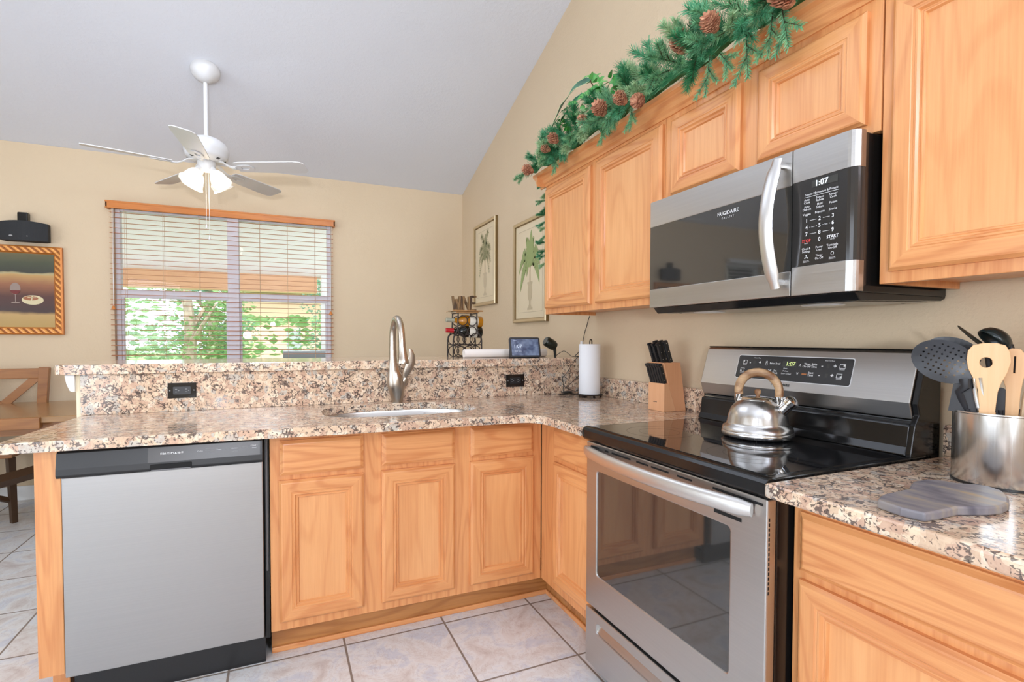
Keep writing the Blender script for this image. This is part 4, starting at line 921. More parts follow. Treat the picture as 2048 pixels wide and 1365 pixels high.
# palm prints on the right wall
def palm_print(label, y0, y1, z0, z1, feathered):
    t = thing('framed_palm_print', label, 'picture', (-.02, (y0+y1)/2, z0), 'framed palm prints')
    global prof_mi
    prof_mi = [1, 0, 0, 1, 0]
    b = BM(); ring_frame(b, y0, y1, z0, z1, [(0, 0), (0, .022), (.008, .030), (.026, .024), (.030, .012), (.034, .010)], plane_x=-.002)
    obj('frame', b, [plain('champagne_gold', S(205, 186, 150), .3, metal=.55), plain('dark_gold', S(120, 96, 56), .4, metal=.4)], t)
    ym = (y0+y1)/2; W, H = (y1-y0), (z1-z0); x = -.0125
    b = BM(); patch(b, [(x, y0+.03, z0+.03), (x, y1-.03, z0+.03), (x, y1-.03, z1-.03), (x, y0+.03, z1-.03)]); obj('mat_board', b, plain('cream_mat_%d' % int(y0*10), S(226, 210, 178), .6), t)
    b = BM(); xx = x-.0008
    def line(a, c, z_, zz_): patch(b, [(xx, a, z_), (xx, c, z_), (xx, c, zz_), (xx, a, zz_)])
    i = .075
    line(y0+i, y1-i, z0+i, z0+i+.003); line(y0+i, y1-i, z1-i-.003, z1-i); line(y0+i, y0+i+.003, z0+i, z1-i); line(y1-i-.003, y1-i, z0+i, z1-i)
    obj('ruled_border', b, plain('ruled_line_%d' % int(y0*10), S(190, 172, 140), .6), t)
    b = BM(); prof = [(.10, .0), (.10, .02), (.06, .03), (.03, .06), (.035, .09), (.075, .12), (.085, .20), (.07, .25), (.10, .27), (.10, .285)]
    pl = [(ym+r_*W*1.1*.7, z0+.12*H+h_*H*.95) for r_, h_ in prof]+[(ym-r_*W*1.1*.7, z0+.12*H+h_*H*.95) for r_, h_ in prof[::-1]]
    patch(b, [(xx-.0004, u, v) for u, v in pl]); obj('painted_urn', b, plain('painted_urn_%d' % int(y0*10), S(206, 190, 160) if feathered else S(196, 180, 148), .6), t)
    b = BM(); base = Vector((xx-.0006, ym, z0+.39*H)); tip = Vector((xx-.0006, ym+.0*W, z0+.56*H))
    patch(b, [base+Vector((0, .005, 0)), base-Vector((0, .005, 0)), tip-Vector((0, .004, 0)), tip+Vector((0, .004, 0))], mi=1)
    # image left on this wall is +y
    leaves = [(-.03, .34, .95), (.20, .13, 1.1), (-.20, .14, 1.1), (.24, -.16, 1.1), (-.22, -.10, 1.2), (.17, -.02, 1.0), (-.14, .04, .9), (.10, .22, .9), (-.10, .20, .9), (.08, -.14, .8), (-.24, .03, .9), (.27, .02, .9)] if not feathered else [(-.02, .30, .9), (.14, .26, .9), (-.12, .28, .9), (.2, .16, .9), (-.2, .16, .9), (.22, .02, .8), (-.2, .02, .8), (.2, -.12, .7), (-.16, -.1, .7), (.06, .18, .9), (-.06, .14, .9)]
    for j, (dy, dz, s_) in enumerate(leaves):
        n_ = 9; P0 = tip-Vector((0, 0, .02)); pts = []
        for i_ in range(n_+1):
            u_ = i_/n_; y_ = dy*W*u_*1.25; zz_ = dz*H*u_+.12*H*math.sin(PI*u_*.85)*(.2 if abs(dy) < .05 else 1)-.12*H*u_*u_*(abs(dy) > .15)
            pts.append(P0+Vector((-.0001*j, y_, zz_)))
        for A, B_, i_ in zip(pts, pts[1:], range(n_)):
            d = (B_-A).normalized(); nn = Vector((0, -d.z, d.y)); w0 = .030*s_*math.sin(PI*(i_+.3)/(n_+.6)); w1 = .030*s_*math.sin(PI*(i_+1.3)/(n_+.6))
            if not feathered: patch(b, [A-nn*w0, B_-nn*w1, B_+nn*w1, A+nn*w0])
            else:
                for sg in (-1, 1):
                    for q_ in (0, .5):
                        c0 = A.lerp(B_, q_); e = c0+nn*sg*(w0+.012)+d*.02; patch(b, [c0-d*.003, e, c0+d*.006])
                patch(b, [A-nn*.0015, B_-nn*.0015, B_+nn*.0015, A+nn*.0015])
    obj('painted_palm', b, [plain('painted_leaf_%d' % int(y0*10), S(164, 162, 122) if feathered else S(152, 166, 108), .6), plain('painted_stem_%d' % int(y0*10), S(140, 122, 84), .6)], t)
palm_print('gold framed feathery palm print, the one nearer the room corner', 4.035, 4.572, 1.545, 2.300, True)
palm_print('gold framed broad-leaf palm in urn print, beside the wall cabinet', 3.125, 3.668, 1.364, 2.135, False)

# ------------------------------------------------------------------ items on the bar
RX, RY, ZBAR = -.672, 2.985, 1.127
wr = thing('wine_rack', 'black iron scroll wine rack with a small wooden shelf on the bar', 'wine rack', (RX, RY, ZBAR))
b = BM()
for sy in (-.055, .055):
    for sx in (-1, 1):
        tube(b, [(RX+sx*.092, RY+sy, ZBAR), (RX+sx*.092, RY+sy, ZBAR+.10), (RX+sx*.088, RY+sy, ZBAR+.125), (RX+sx*.070, RY+sy, ZBAR+.150), (RX+sx*.063, RY+sy, ZBAR+.17), (RX+sx*.060, RY+sy, ZBAR+.27)], .0045, 6)
    tube(b, [(RX-.092, RY+sy, ZBAR+.075), (RX+.092, RY+sy, ZBAR+.075)], .0045, 6)
    for cx_, cz_, rr in ((-.052, .108, .036), (.0, .108, .030), (.052, .108, .036), (-.052, .035, .034), (.052, .035, .034), (0, .035, .03), (-.03, .158, .028), (.03, .158, .028), (-.03, .222, .030), (.03, .222, .030)):
        tube(b, [(RX+cx_+rr*math.cos(t), RY+sy, ZBAR+cz_+rr*math.sin(t)) for t in [2*PI*i/20 for i in range(20)]], .003, 5, closed=True)
for sx in (-.092, .092): tube(b, [(RX+sx, RY-.055, ZBAR+.075), (RX+sx, RY+.055, ZBAR+.075)], .004, 6)
for sx in (-.06, .06): tube(b, [(RX+sx, RY-.055, ZBAR+.268), (RX+sx, RY+.055, ZBAR+.268)], .004, 6)
obj('iron_frame', b, M['iron'], wr)
b = BM(); box(b, RX-.098, RX+.098, RY-.068, RY+.068, ZBAR+.278, ZBAR+.286); box(b, RX-.072, RX+.072, RY-.055, RY+.055, ZBAR+.268, ZBAR+.278); obj('wooden_shelf', b, M['tablewood'], wr, bevel=.002)
def bottle(label, z, neck_m, body_m, label_m, xo=0):
    t = thing('wine_bottle', label, 'wine bottle', (RX, RY, z), 'wine bottles in the iron rack')
    q = Matrix.Rotation(math.radians(93), 4, 'Y') @ Matrix.Identity(4); c0 = (RX-.12+xo, RY, z+.006)
    b = BM(); lathe(b, [(0, .0), (.0135, .001), (.014, .045), (.0145, .05), (0, .05)], c0, 18, q); cap_ = obj('foil_neck', b, neck_m, t)
    b = BM(); lathe(b, [(0, .048), (.0135, .048), (.015, .065), (.024, .085), (.034, .108), (.0365, .125), (.0365, .225), (.033, .232), (0, .232)], c0, 24, q); obj('glass_body', b, body_m, t)
    b = BM(); lathe(b, [(.0368, .145), (.0368, .20)], c0, 24, q, closed=True); obj('paper_label', b, label_m, t)
lblm = plain('bottle_label_cream', S(228, 222, 205), .6)
bottle('amber white wine bottle in the upper ring of the wine rack', ZBAR+.222, plain('grey_foil', S(150, 150, 130), .4), plain('amber_glass', S(176, 116, 20), .08, coat=.5), lblm)
bottle('dark red wine bottle with red foil neck in the lower ring of the rack', ZBAR+.158, plain('red_foil', S(175, 20, 30), .35), plain('dark_bottle_glass', (.008, .010, .007), .06), lblm, -.003)
ws = thing('wine_word_sign', 'rustic twig letters spelling WINE on top of the wine rack', 'sign', (RX, RY, ZBAR+.286))
twm = oak('twig_letters', 'z', S(150, 116, 74), S(70, 50, 30), rings=.8, k=9, rough=.7)
z0_ = ZBAR+.289; hh = .085
strokes = {'W': [((0, 1), (.25, 0)), ((.25, 0), (.5, .8)), ((.5, .8), (.75, 0)), ((.75, 0), (1, 1))], 'I': [((.5, 0), (.5, 1))], 'N': [((0, 0), (0, 1)), ((0, 1), (1, 0)), ((1, 0), (1, 1))], 'E': [((0, 0), (0, 1)), ((0, 1), (1, 1)), ((0, .52), (.85, .52)), ((0, 0), (1, 0))]}
for ch, x0_, wd in (('W', -.078, .046), ('I', -.030, .012), ('N', -.010, .038), ('E', .040, .034)):
    b = BM()
    for (a0, b0), (a1, b1) in strokes[ch]:
        for dd_ in (-.0032, 0, .0032):
            horizontal = abs(b1-b0) < .01
            P0 = (RX+x0_+a0*wd+(0 if horizontal else dd_), RY-.012, z0_+b0*hh+(dd_ if horizontal else 0)); P1 = (RX+x0_+a1*wd+(0 if horizontal else dd_), RY-.012, z0_+b1*hh+(dd_ if horizontal else 0))
            tube(b, [P0, P1], .0026, 5)
            P0 = (P0[0], RY+.010, P0[2]); P1 = (P1[0], RY+.010, P1[2]); tube(b, [P0, P1], .0026, 5)
    obj('letter', b, twm, ws)
b = BM(); tube(b, [(-.742, 2.80, ZBAR+.0255), (-.738, 2.80, ZBAR+.0255), (-.190, 2.83, ZBAR+.0255), (-.186, 2.83, ZBAR+.0255)], [.024, .0255, .0255, .024], 20)
tag(obj('paper_roll', b, M['foilpaper'], origin=(-.46, 2.81, ZBAR)), 'long white paper roll lying on the bar behind the smart display', 'paper roll')
# smart display: slab tilted back, wedge body
sd = thing('smart_display', 'small dark tablet-like smart display with a lit blue screen on the bar', 'smart display', (-.405, 2.70, ZBAR))
q = Matrix.Translation((-.405, 2.668, ZBAR)) @ Matrix.Rotation(math.radians(-9), 4, 'Z') @ Matrix.Rotation(math.radians(-17), 4, 'X')
sdm = plain('charcoal_plastic', (.03, .031, .034), .5)
b = BM(); prism(b, rrect(-.094, .094, .003, .125, .013, 5), 'y', -.006, .008); bmesh.ops.transform(b, matrix=q, verts=b.verts); fr_ = obj('display_frame', b, sdm, sd, bevel=.002)
b = BM(); prism(b, [(.006, .006), (.006, .115), (.022, .105), (.065, .024), (.066, .019)], 'x', -.085, .085); bmesh.ops.transform(b, matrix=q, verts=b.verts); obj('speaker_body', b, sdm, sd, bevel=.006)
b = BM(); prism(b, rrect(-.083, .083, .014, .114, .003, 3), 'y', -.0068, -.006); bmesh.ops.transform(b, matrix=q, verts=b.verts)
scm, nt, p, L = new_mat('lit_blue_screen'); n_ = N(nt, 'ShaderNodeTexNoise', Scale=26.0, Detail=2.0); L.new(coords(nt, (1, 1, 1)), n_.inputs['Vector'])
r_ = ramp(nt, [(.35, (.07, .10, .19)), (.65, (.24, .31, .46))]); L.new(n_.outputs['Fac'], r_.inputs[0]); L.new(r_.outputs[0], p.inputs['Emission Color']); pset(p, base=(.01, .01, .02), rough=.1, emis=.85)
scr = obj('screen', b, scm, fr_)
b = BM()
for s_, x_, z_, sz in (('1:07', -.045, .068, .030), ('Mostly sunny', -.045, .040, .008), ('Home', -.06, .105, .007)): text(b, s_, (x_, -.0068, z_), sz, (1, 0, 0), (0, 0, 1), 0, off=.0008)
bmesh.ops.transform(b, matrix=q, verts=b.verts); obj('screen_text', b, plain('screen_glow_text', (.6, .65, .75), .5, emi=(.55, .63, .78), emis=.6), scr)
# plug adapter standing right of the display
ad = thing('plug_adapter', 'black round outlet adapter standing beside the smart display', 'adapter', (-.185, 2.74, ZBAR))
b = BM(); q = Matrix.Translation((-.20, 2.74, ZBAR+.082)) @ Matrix.Rotation(math.radians(118), 4, 'Y')
lathe(b, [(0, -.040), (.026, -.040), (.031, -.034), (.031, .020), (.024, .036), (0, .040)], (0, 0, 0), 20); bmesh.ops.transform(b, matrix=q, verts=b.verts); ab = obj('body', b, plain('dark_green_plastic', (.012, .018, .012), .25), ad, sharp=40)
b = BM(); lathe(b, [(0, -.0425), (.024, -.0425), (.024, -.040), (0, -.040)], (0, 0, 0), 16)
bmesh.ops.transform(b, matrix=q, verts=b.verts); obj('socket_face', b, plain('grey_socket', S(90, 95, 95), .25), ab)
b = BM(); tube(b, [(-.176, 2.742, ZBAR+.072), (-.168, 2.742, ZBAR+.035), (-.166, 2.742, ZBAR)], [.014, .009, .007], 10); obj('stand', b, M['cord'], ad)

# cords
def wobble(pts, n=6, amp=.004, seed=1):
    rnd = random.Random(seed); P = [Vector(p) for p in pts]; out = []
    for i in range(len(P)-1):
        p0, p1, p2, p3 = P[max(i-1, 0)], P[i], P[i+1], P[min(i+2, len(P)-1)]
        for k in range(n):
            t = k/n; out.append(.5*((2*p1)+(-p0+p2)*t+(2*p0-5*p1+4*p2-p3)*t*t+(-p0+3*p1-3*p2+p3)*t**3)+Vector((rnd.gauss(0, 1), rnd.gauss(0, 1), 0))*amp*.2)
    return out+[P[-1]]
b = BM(); tube(b, wobble([(-.012, 2.60, 1.378), (-.012, 2.64, 1.30), (-.012, 2.68, 1.215), (-.03, 2.69, 1.16), (-.05, 2.70, 1.133), (-.06, 2.62, 1.134), (-.062, 2.578, 1.125), (-.058, 2.574, 1.06)]), .0022, 6)
hc = thing('hanging_cord', 'thin twisted cord hanging from the wall cabinet down to the bar', 'cord', (-.012, 2.60, 1.37))
obj('cord_wire', b, M['cord'], hc)
b = BM(); box(b, -.018, -.006, 2.675, 2.695, 1.18, 1.225); obj('inline_switch', b, M['print_w'], hc, bevel=.003)
b = BM(); tube(b, [(-.062, 2.568, 1.10), (-.060, 2.566, 1.062)], [.010, .012], 10); obj('plug', b, plain('green_plug', (.012, .03, .02), .4), hc)
tg = thing('tangled_cords', 'tangle of thin black cords hanging over the bar edge in the corner', 'cords', (-.15, 2.56, .916))
b = BM()
tube(b, wobble([(-.165, 2.745, 1.1305), (-.13, 2.70, 1.165), (-.10, 2.66, 1.135), (-.08, 2.61, 1.132), (-.12, 2.572, 1.125), (-.185, 2.574, 1.04), (-.215, 2.575, 1.0), (-.20, 2.57, .96), (-.13, 2.57, .93), (-.08, 2.56, .92)]), .0018, 6)
tube(b, wobble([(-.08, 2.575, 1.04), (-.15, 2.57, .985), (-.19, 2.575, .95), (-.17, 2.57, .99), (-.21, 2.575, 1.02), (-.205, 2.575, .97), (-.21, 2.56, .93), (-.17, 2.55, .9165), (-.12, 2.555, .9165)]), .0018, 6)
for k in range(5): tube(b, [(-.205+.004*k+.055*math.cos(t)*(1-.1*k), 2.548+.02*math.sin(t+k)+.003*k, .9165+.003*k+.005*abs(math.sin(t*1.5))) for t in [2*PI*i/22 for i in range(22)]], .0018, 5, closed=True)
obj('thin_wires', b, M['cord'], tg)
b = BM(); tube(b, wobble([(-.075, 2.572, 1.125), (-.078, 2.570, 1.05), (-.088, 2.566, .99), (-.085, 2.56, .94), (-.075, 2.555, .925), (-.06, 2.556, .95), (-.055, 2.56, 1.0), (-.065, 2.565, 1.02), (-.075, 2.56, .98), (-.070, 2.555, .93)]), .0038, 8)
obj('thick_wire', b, M['bplastic'], tg)
b = BM(); box(b, -.088, -.062, 2.545, 2.562, .9165, .934); obj('plug', b, M['bplastic'], tg, bevel=.003)

# paper towel
PTX, PTY = -.138, 2.405
pt = thing('paper_towel_holder', 'dark wire paper towel stand with small ball feet', 'paper towel holder', (PTX, PTY, .914))
b = BM(); lathe(b, [(0, .012), (.070, .012), (.074, .015), (.070, .018), (0, .018)], (PTX, PTY, .914), 28); obj('base', b, M['iron'], pt)
b = BM(); tube(b, [(PTX, PTY, .93), (PTX, PTY, 1.222)]+[(PTX+.007*(1-math.cos(t))-.0, PTY, 1.222+.014*math.sin(t)) for t in [PI*i/6 for i in range(1, 7)]]+[(PTX+.014, PTY, 1.205)], .0032, 8); obj('pole', b, M['iron'], pt)
for a in (200, 260, 320, 30, 120):
    b = BM(); a_ = math.radians(a); lathe(b, [(0, .0), (.005, .002), (.007, .007), (.005, .012), (0, .014)], (PTX+.062*math.cos(a_), PTY+.062*math.sin(a_), .914), 10); obj('foot', b, M['iron'], pt)
b = BM(); prof = [(.018, .933), (.058, .933), (.059, .935), (.059, 1.208), (.058, 1.21), (.018, 1.21)]
rings = [[b.verts.new((PTX+r_*math.cos(2*PI*k/36), PTY+r_*math.sin(2*PI*k/36), z_)) for k in range(36)] for r_, z_ in prof]
for i in range(len(rings)):
    A, B_ = rings[i], rings[(i+1) % len(rings)]
    for k in range(36): b.faces.new([A[k], A[(k+1) % 36], B_[(k+1) % 36], B_[k]]).smooth = True
rl = obj('paper_towel_roll', b, M['paper'], origin=(PTX, PTY, .933)); tag(rl, 'white paper towel roll standing on its dark holder', 'paper towels')

# knife block and knives
KY0, KY1 = 1.776, 1.880
kb = thing('knife_block', 'light wooden knife block beside the range', 'knife block', (-.1, 1.828, .9142))
b = BM(); prism(b, [(-.163, .9142), (-.095, .9142), (-.139, 1.040), (-.163, 1.040)], 'y', KY0, KY1); obj('front_step', b, M['blockwood'], kb, bevel=.002)
b = BM(); prism(b, [(-.095, .9142), (-.036, .9142), (-.071, 1.133), (-.166, 1.133), (-.1385, 1.0402)], 'y', KY0+.001, KY1-.001); obj('main_block', b, M['blockwood2'], kb, bevel=.002)
b = BM(); text(b, '~ Knives', (-.1634, 1.835, .955), .010, (0, -1, 0), (0, 0, 1)); b.free()
b = BM()
for k in range(5): patch(b, [(-.1636, 1.846-.005*k, .953+.002*(k % 2)), (-.1636, 1.842-.005*k, .953+.002*(k % 2)), (-.1636, 1.842-.005*k, .956+.002*(k % 2)), (-.1636, 1.846-.005*k, .956+.002*(k % 2))])
obj('stamped_mark', b, M['print_k'], kb)
def knife_proto(name, Lh, w, th):
    t = D.objects.new(name, None); C.objects.link(t)
    b = BM(); prof = [(-w*.45, 0), (-w*.40, Lh*.25), (-w*.52, Lh*.55), (-w*.46, Lh*.8), (-w*.75, Lh*.96), (-w*.5, Lh), (w*.35, Lh*.99), (w*.5, Lh*.9), (w*.45, Lh*.5), (w*.5, 0)]
    prism(b, prof, 'y', -th/2, th/2); obj('handle', b, M['knifeplastic'], t, bevel=.0018, local=True)
    b = BM()
    for s_ in (-1, 1):
        for f_ in (.15, .5, .86): lathe(b, [(0, 0), (.0022, 0), (.0022, .0008), (0, .0009)], (0, s_*th/2, Lh*f_), 8, Matrix.Rotation(-s_*PI/2, 4, 'X'))
    obj('rivets', b, M['rivet'], t, local=True)
    b = BM(); prism(b, [(-w*.3, 0), (w*.35, 0), (w*.3, -.04), (0, -.07), (-w*.25, -.04)], 'y', -.001, .001); obj('blade', b, M['chrome'], t, local=True)
    return t
def dup(root):
    r_ = root.copy(); C.objects.link(r_)
    for ch in list(root.children):
        c_ = ch.copy(); C.objects.link(c_); c_.parent = r_
        for g in ch.children:
            d_ = g.copy(); C.objects.link(d_); d_.parent = c_
    return r_
ks = knife_proto('steak_knife', .094, .017, .013); kl = knife_proto('kitchen_knife', .105, .021, .014)
lean = -math.radians(19)
ordn = ['nearest the range', 'second from the range', 'third from the range', 'third from the towel roll side', 'second from the towel roll side', 'nearest the towel roll']
for i in range(6):
    o = ks if i == 0 else dup(ks)
    o.location = (-.150, KY0+.012+i*.0162, 1.0405); o.rotation_euler = (0, lean, 0)
    tag(o, 'black-handled steak knife in the lower row, %s' % ordn[i], 'knife', 'steak knives in the lower row of the block')
kp = [(-.118, KY0+.013, 'large black-handled knife in the top back corner nearest the range'), (-.118, KY0+.042, 'large black-handled knife in the middle of the top back row'), (-.118, KY0+.072, 'large black-handled knife at the towel roll end of the top back row'),
      (-.148, KY0+.028, 'black-handled knife in the upper front row nearest the range'), (-.148, KY0+.056, 'black-handled knife in the middle of the upper front row'), (-.148, KY0+.084, 'black-handled knife at the towel roll end of the upper front row')]
for i, (x, y, lb) in enumerate(kp):
    o = kl if i == 0 else dup(kl)
    o.location = (x, y, 1.1335); o.rotation_euler = (0, lean+.03*(i % 2), 0)
    if i >= 3: o.scale = (.9, .9, .88)
    tag(o, lb, 'knife', 'large knives in the upper rows of the block')

# ------------------------------------------------------------------ kettle
KX, KYY, KZ = -.285, 1.195, .9172
ke = thing('tea_kettle', 'shiny stainless tea kettle with wood-look arched handle on the cooktop', 'kettle', (KX, KYY, KZ))
b = BM(); lathe(b, [(0, .002), (.098, .002), (.104, .006), (.108, .013), (.106, .020), (.104, .022), (.106, .024), (.103, .036), (.094, .041), (.091, .050), (.088, .070), (.079, .095), (.066, .112), (.052, .122), (.050, .124)], (KX, KYY, KZ), 56); obj('body', b, M['steel_r'], ke, sharp=50)
b = BM(); lathe(b, [(.050, .122), (.052, .126), (.046, .130), (.028, .133), (.010, .134), (0, .134)], (KX, KYY, KZ), 40); ld = obj('lid', b, M['chrome'], ke)
b = BM(); lathe(b, [(0, .134), (.006, .134), (.006, .138), (.010, .144), (.010, .152), (.006, .157), (0, .158)], (KX, KYY, KZ), 16); obj('lid_knob', b, M['kettlewood'], ld)
hd_ = Vector((.34, -.94, 0)).normalized()  # towards the spout
def kp_(u, z): return Vector((KX, KYY, KZ))+hd_*u+Vector((0, 0, z))
b = BM(); pts = []; rs = []
for i in range(19):
    t = math.radians(-14+208*i/18); pts.append(kp_(.002+.063*math.cos(t), .150+.062*math.sin(t))); rs.append(.0125+.0015*math.sin(PI*i/18))
tube(b, pts, rs, 14, flat=(1.05, .8)); obj('handle', b, M['kettlewood'], ke)
b = BM(); tube(b, [kp_(.062, .104), kp_(.067, .118), kp_(.066, .137)], [.009, .011, .0135], 12); tube(b, [kp_(-.060, .104), kp_(-.063, .118), kp_(-.061, .137)], [.009, .011, .0135], 12); obj('handle_brackets', b, M['chrome'], ke)
b = BM(); tube(b, [kp_(.058, .078), kp_(.074, .095), kp_(.090, .112), kp_(.096, .118)], [.022, .019, .017, .017], 18); spt = obj('spout', b, M['chrome'], ke)
b = BM(); tube(b, [kp_(.092, .114), kp_(.098, .120), kp_(.104, .127), kp_(.107, .130), kp_(.110, .133)], [.020, .021, .021, .017, .010], 18); tube(b, [kp_(.070, .132), kp_(.085, .134), kp_(.097, .130)], .003, 6); obj('whistle_cap', b, M['chrome'], spt)

# ------------------------------------------------------------------ cutting board
tr_pts = [(-0.654, 0.611), (-0.628, 0.618), (-0.54, 0.621), (-0.505, 0.637), (-0.47, 0.650), (-0.427, 0.648), (-0.403, 0.627), (-0.397, 0.607), (-0.377, 0.592), (-0.365, 0.568), (-0.381, 0.54), (-0.42, 0.514), (-0.467, 0.494), (-0.505, 0.489), (-0.537, 0.495), (-0.566, 0.507), (-0.588, 0.517), (-0.61, 0.517), (-0.649, 0.517), (-0.683, 0.520), (-0.689, 0.555), (-0.680, 0.60)]
cb, nt, p, L = new_mat('weathered_grey_wood'); n_ = N(nt, 'ShaderNodeTexNoise', Scale=1.0, Detail=3.0); L.new(coords(nt, (30, 9, 9)), n_.inputs['Vector'])
r_ = ramp(nt, [(.3, S(92, 90, 100)), (.5, S(132, 128, 132)), (.62, S(150, 142, 134)), (.72, S(172, 150, 118))]); L.new(n_.outputs['Fac'], r_.inputs[0]); L.new(r_.outputs[0], p.inputs['Base Color']); pset(p, rough=.38)
b = BM(); slab(b, tr_pts, .9145, .9315)
tag(obj('cutting_board', b, cb, origin=(-.52, .57, .9145), bevel=.004, seg=3), 'small weathered grey wooden board lying flat on the right counter', 'cutting board')

# ------------------------------------------------------------------ utensil crock
CX, CY, RR = -.235, .60, .086
cr_ = thing('utensil_crock', 'round brushed stainless steel crock full of utensils on the right counter', 'crock', (CX, CY, .9145))
b = BM(); lathe(b, [(0, .004), (RR-.001, .004), (RR, .006), (RR, .157), (RR+.003, .159), (RR+.003, .162), (RR-.001, .162), (RR-.003, .158), (RR-.004, .012), (0, .010)], (CX, CY, .9145), 64); obj('crock_body', b, M['steel_r'], cr_, sharp=40)
b = BM(); lathe(b, [(0, 0), (RR+.001, 0), (RR+.001, .005), (0, .005)], (CX, CY, .9145), 48); obj('base_ring', b, M['bplastic'], cr_)
nrm = Vector((-.928, -.375, 0)); lat = Vector((.375, -.928, 0))  # towards the middle of the room / along the wall
def flat_head(b, outline, c, up, right, th, holes=None, curve=0.0):
    """plate of thickness th in the plane (right, up) through c"""
    up = Vector(up).normalized(); right = Vector(right).normalized(); n = right.cross(up)
    es = []
    for loop in [outline]+(holes or []):
        vs = [b.verts.new((u, v, 0)) for u, v in loop]; es += [b.edges.new((vs[i], vs[(i+1) % len(vs)])) for i in range(len(vs))]
    r = bmesh.ops.triangle_fill(b, use_beauty=True, use_dissolve=False, edges=es)
    fs = [g for g in r['geom'] if isinstance(g, bmesh.types.BMFace)]; ex = bmesh.ops.extrude_face_region(b, geom=fs)
    top = [g for g in ex['geom'] if isinstance(g, bmesh.types.BMVert)]
    for v in top: v.co.z += th
    loc = set(v for e in es for v in e.verts) | set(top)
    for v in loc:
        u, w_, h = v.co; h -= curve*(u*u+w_*w_)
        v.co = Vector(c)+right*u+up*w_+n*h
def ell(a, c, n=28, cx=0, cy=0): return [(cx+a*math.cos(2*PI*i/n), cy+c*math.sin(2*PI*i/n)) for i in range(n)]
def utensil(name, label, cat, loc): return thing(name, label, cat, loc, 'utensils standing in the steel crock')
# skimmer
cS = Vector((-.318, .674, 1.187)); upS = Vector((-.004, .026, .055)); rtS = lat.copy(); q_ = Matrix.Rotation(math.radians(-34), 3, nrm)
t = utensil('slotted_skimmer', 'black perforated oval skimmer leaning out of the left of the crock', 'skimmer', (-.29, .64, 1.0))
holes = [ell(.0023, .0023, 6, u*.0105, v*.0105+.002) for u in range(-4, 5) for v in range(-3, 4) if (u/4.6)**2+(v/3.4)**2 < 1]
u_ax = (lat*.88+Vector((0, 0, -.47))).normalized(); v_ax = (Vector((0, 0, 1))*.88+lat*.47+nrm*-.15).normalized()
b = BM(); flat_head(b, ell(.062, .047), cS, v_ax, u_ax, .0022, holes, 2.2); obj('skimmer_head', b, M['silicone'], t)
b = BM(); tube(b, [cS+u_ax*.050-v_ax*.018, cS+u_ax*.060-v_ax*.032, Vector((-.306, .650, 1.118)), Vector((-.296, .645, 1.09)), Vector((-.28, .635, 1.02)), Vector((-.26, .62, .94))], [.010, .009, .0075, .0075, .008, .008], 10, flat=(1, .6)); obj('handle', b, M['silicone'], t)
# turner
t = utensil('nylon_turner', 'black nylon turner blade standing just right of the skimmer', 'spatula', (-.28, .635, 1.0))
b = BM(); flat_head(b, [(-.032, -.055), (.026, -.055), (.034, .015), (.026, .030), (.006, .036), (-.024, .006)], Vector((-.293, .640, 1.128)), Vector((0, 0, 1)), lat, .003); obj('blade', b, M['silicone'], t)
b = BM(); tube(b, [(-.292, .640, 1.08), (-.27, .62, 1.0), (-.25, .61, .93)], .007, 8); obj('handle', b, M['silicone'], t)
# bamboo spatula with hole
t = utensil('bamboo_spatula', 'light bamboo spatula with a round hole at the front of the crock', 'spatula', (-.28, .61, 1.0))
ol = [(-.012, -.118), (-.014, -.085), (-.016, -.055), (-.024, -.030), (-.033, -.008), (-.036, .012), (-.034, .032), (-.026, .044), (-.010, .049), (.012, .049), (.026, .044), (.033, .030), (.035, .008), (.030, -.015), (.021, -.038), (.016, -.058), (.014, -.085), (.012, -.118)]
cB = Vector((-.284, .608, 1.180)); b = BM(); flat_head(b, ol, cB, Vector((.01, 0, 1)), lat, .006, [ell(.0105, .0115, 18, -.004, .006)]); obj('paddle', b, M['bamboo'], t, bevel=.0012)
b = BM(); tube(b, [(-.280, .605, 1.075), (-.262, .605, 1.0), (-.245, .605, .93)], .010, 8); obj('handle', b, M['bamboo'], t)
# second spoon behind skimmer
t = utensil('nylon_spoon', 'black nylon spoon bowl showing behind the skimmer', 'spoon', (-.24, .67, 1.0))
b = BM(); flat_head(b, ell(.046, .026), Vector((-.250, .690, 1.216)), (Vector((0, 0, 1))+lat*.2).normalized(), (lat+Vector((0, 0, -.25))).normalized(), .003, None, -5); obj('bowl', b, M['silicone'], t)
b = BM(); tube(b, [(-.236, .655, 1.205), (-.238, .650, 1.15), (-.24, .64, 1.05), (-.24, .63, .93)], .007, 8); obj('handle', b, M['silicone'], t)
t = utensil('nylon_fork', 'dark blue-black pronged server between the skimmer and bamboo spatula', 'server', (-.25, .64, 1.0))
b = BM()
for k in range(4): tube(b, [(-.262+.004*k, .668-.008*k, 1.212-.004*k), (-.262+.003*k, .655-.006*k, 1.190), (-.262, .645, 1.165)], .003, 6)
obj('prongs', b, M['silicone'], t)
b = BM(); tube(b, [(-.262, .645, 1.17), (-.255, .635, 1.08), (-.24, .62, .95)], .007, 8); obj('handle', b, M['silicone'], t)
t = utensil('long_black_spatula', 'thin dark spatula tip poking up highest and furthest left', 'spatula', (-.21, .65, 1.0))
b = BM(); tube(b, [(-.229, .691, 1.270), (-.228, .687, 1.265), (-.222, .672, 1.248), (-.215, .654, 1.228), (-.21, .64, 1.20)], [.003, .007, .011, .012, .010], 10, flat=(1, .35)); obj('blade', b, plain('dark_olive_plastic', (.04, .036, .026), .35), t)
b = BM(); tube(b, [(-.21, .642, 1.205), (-.205, .63, 1.1), (-.205, .615, .93)], .006, 8); obj('handle', b, M['silicone'], t)
t = utensil('black_ladle', 'black ladle bowl rising behind the bamboo spatula', 'ladle', (-.2, .61, 1.0))
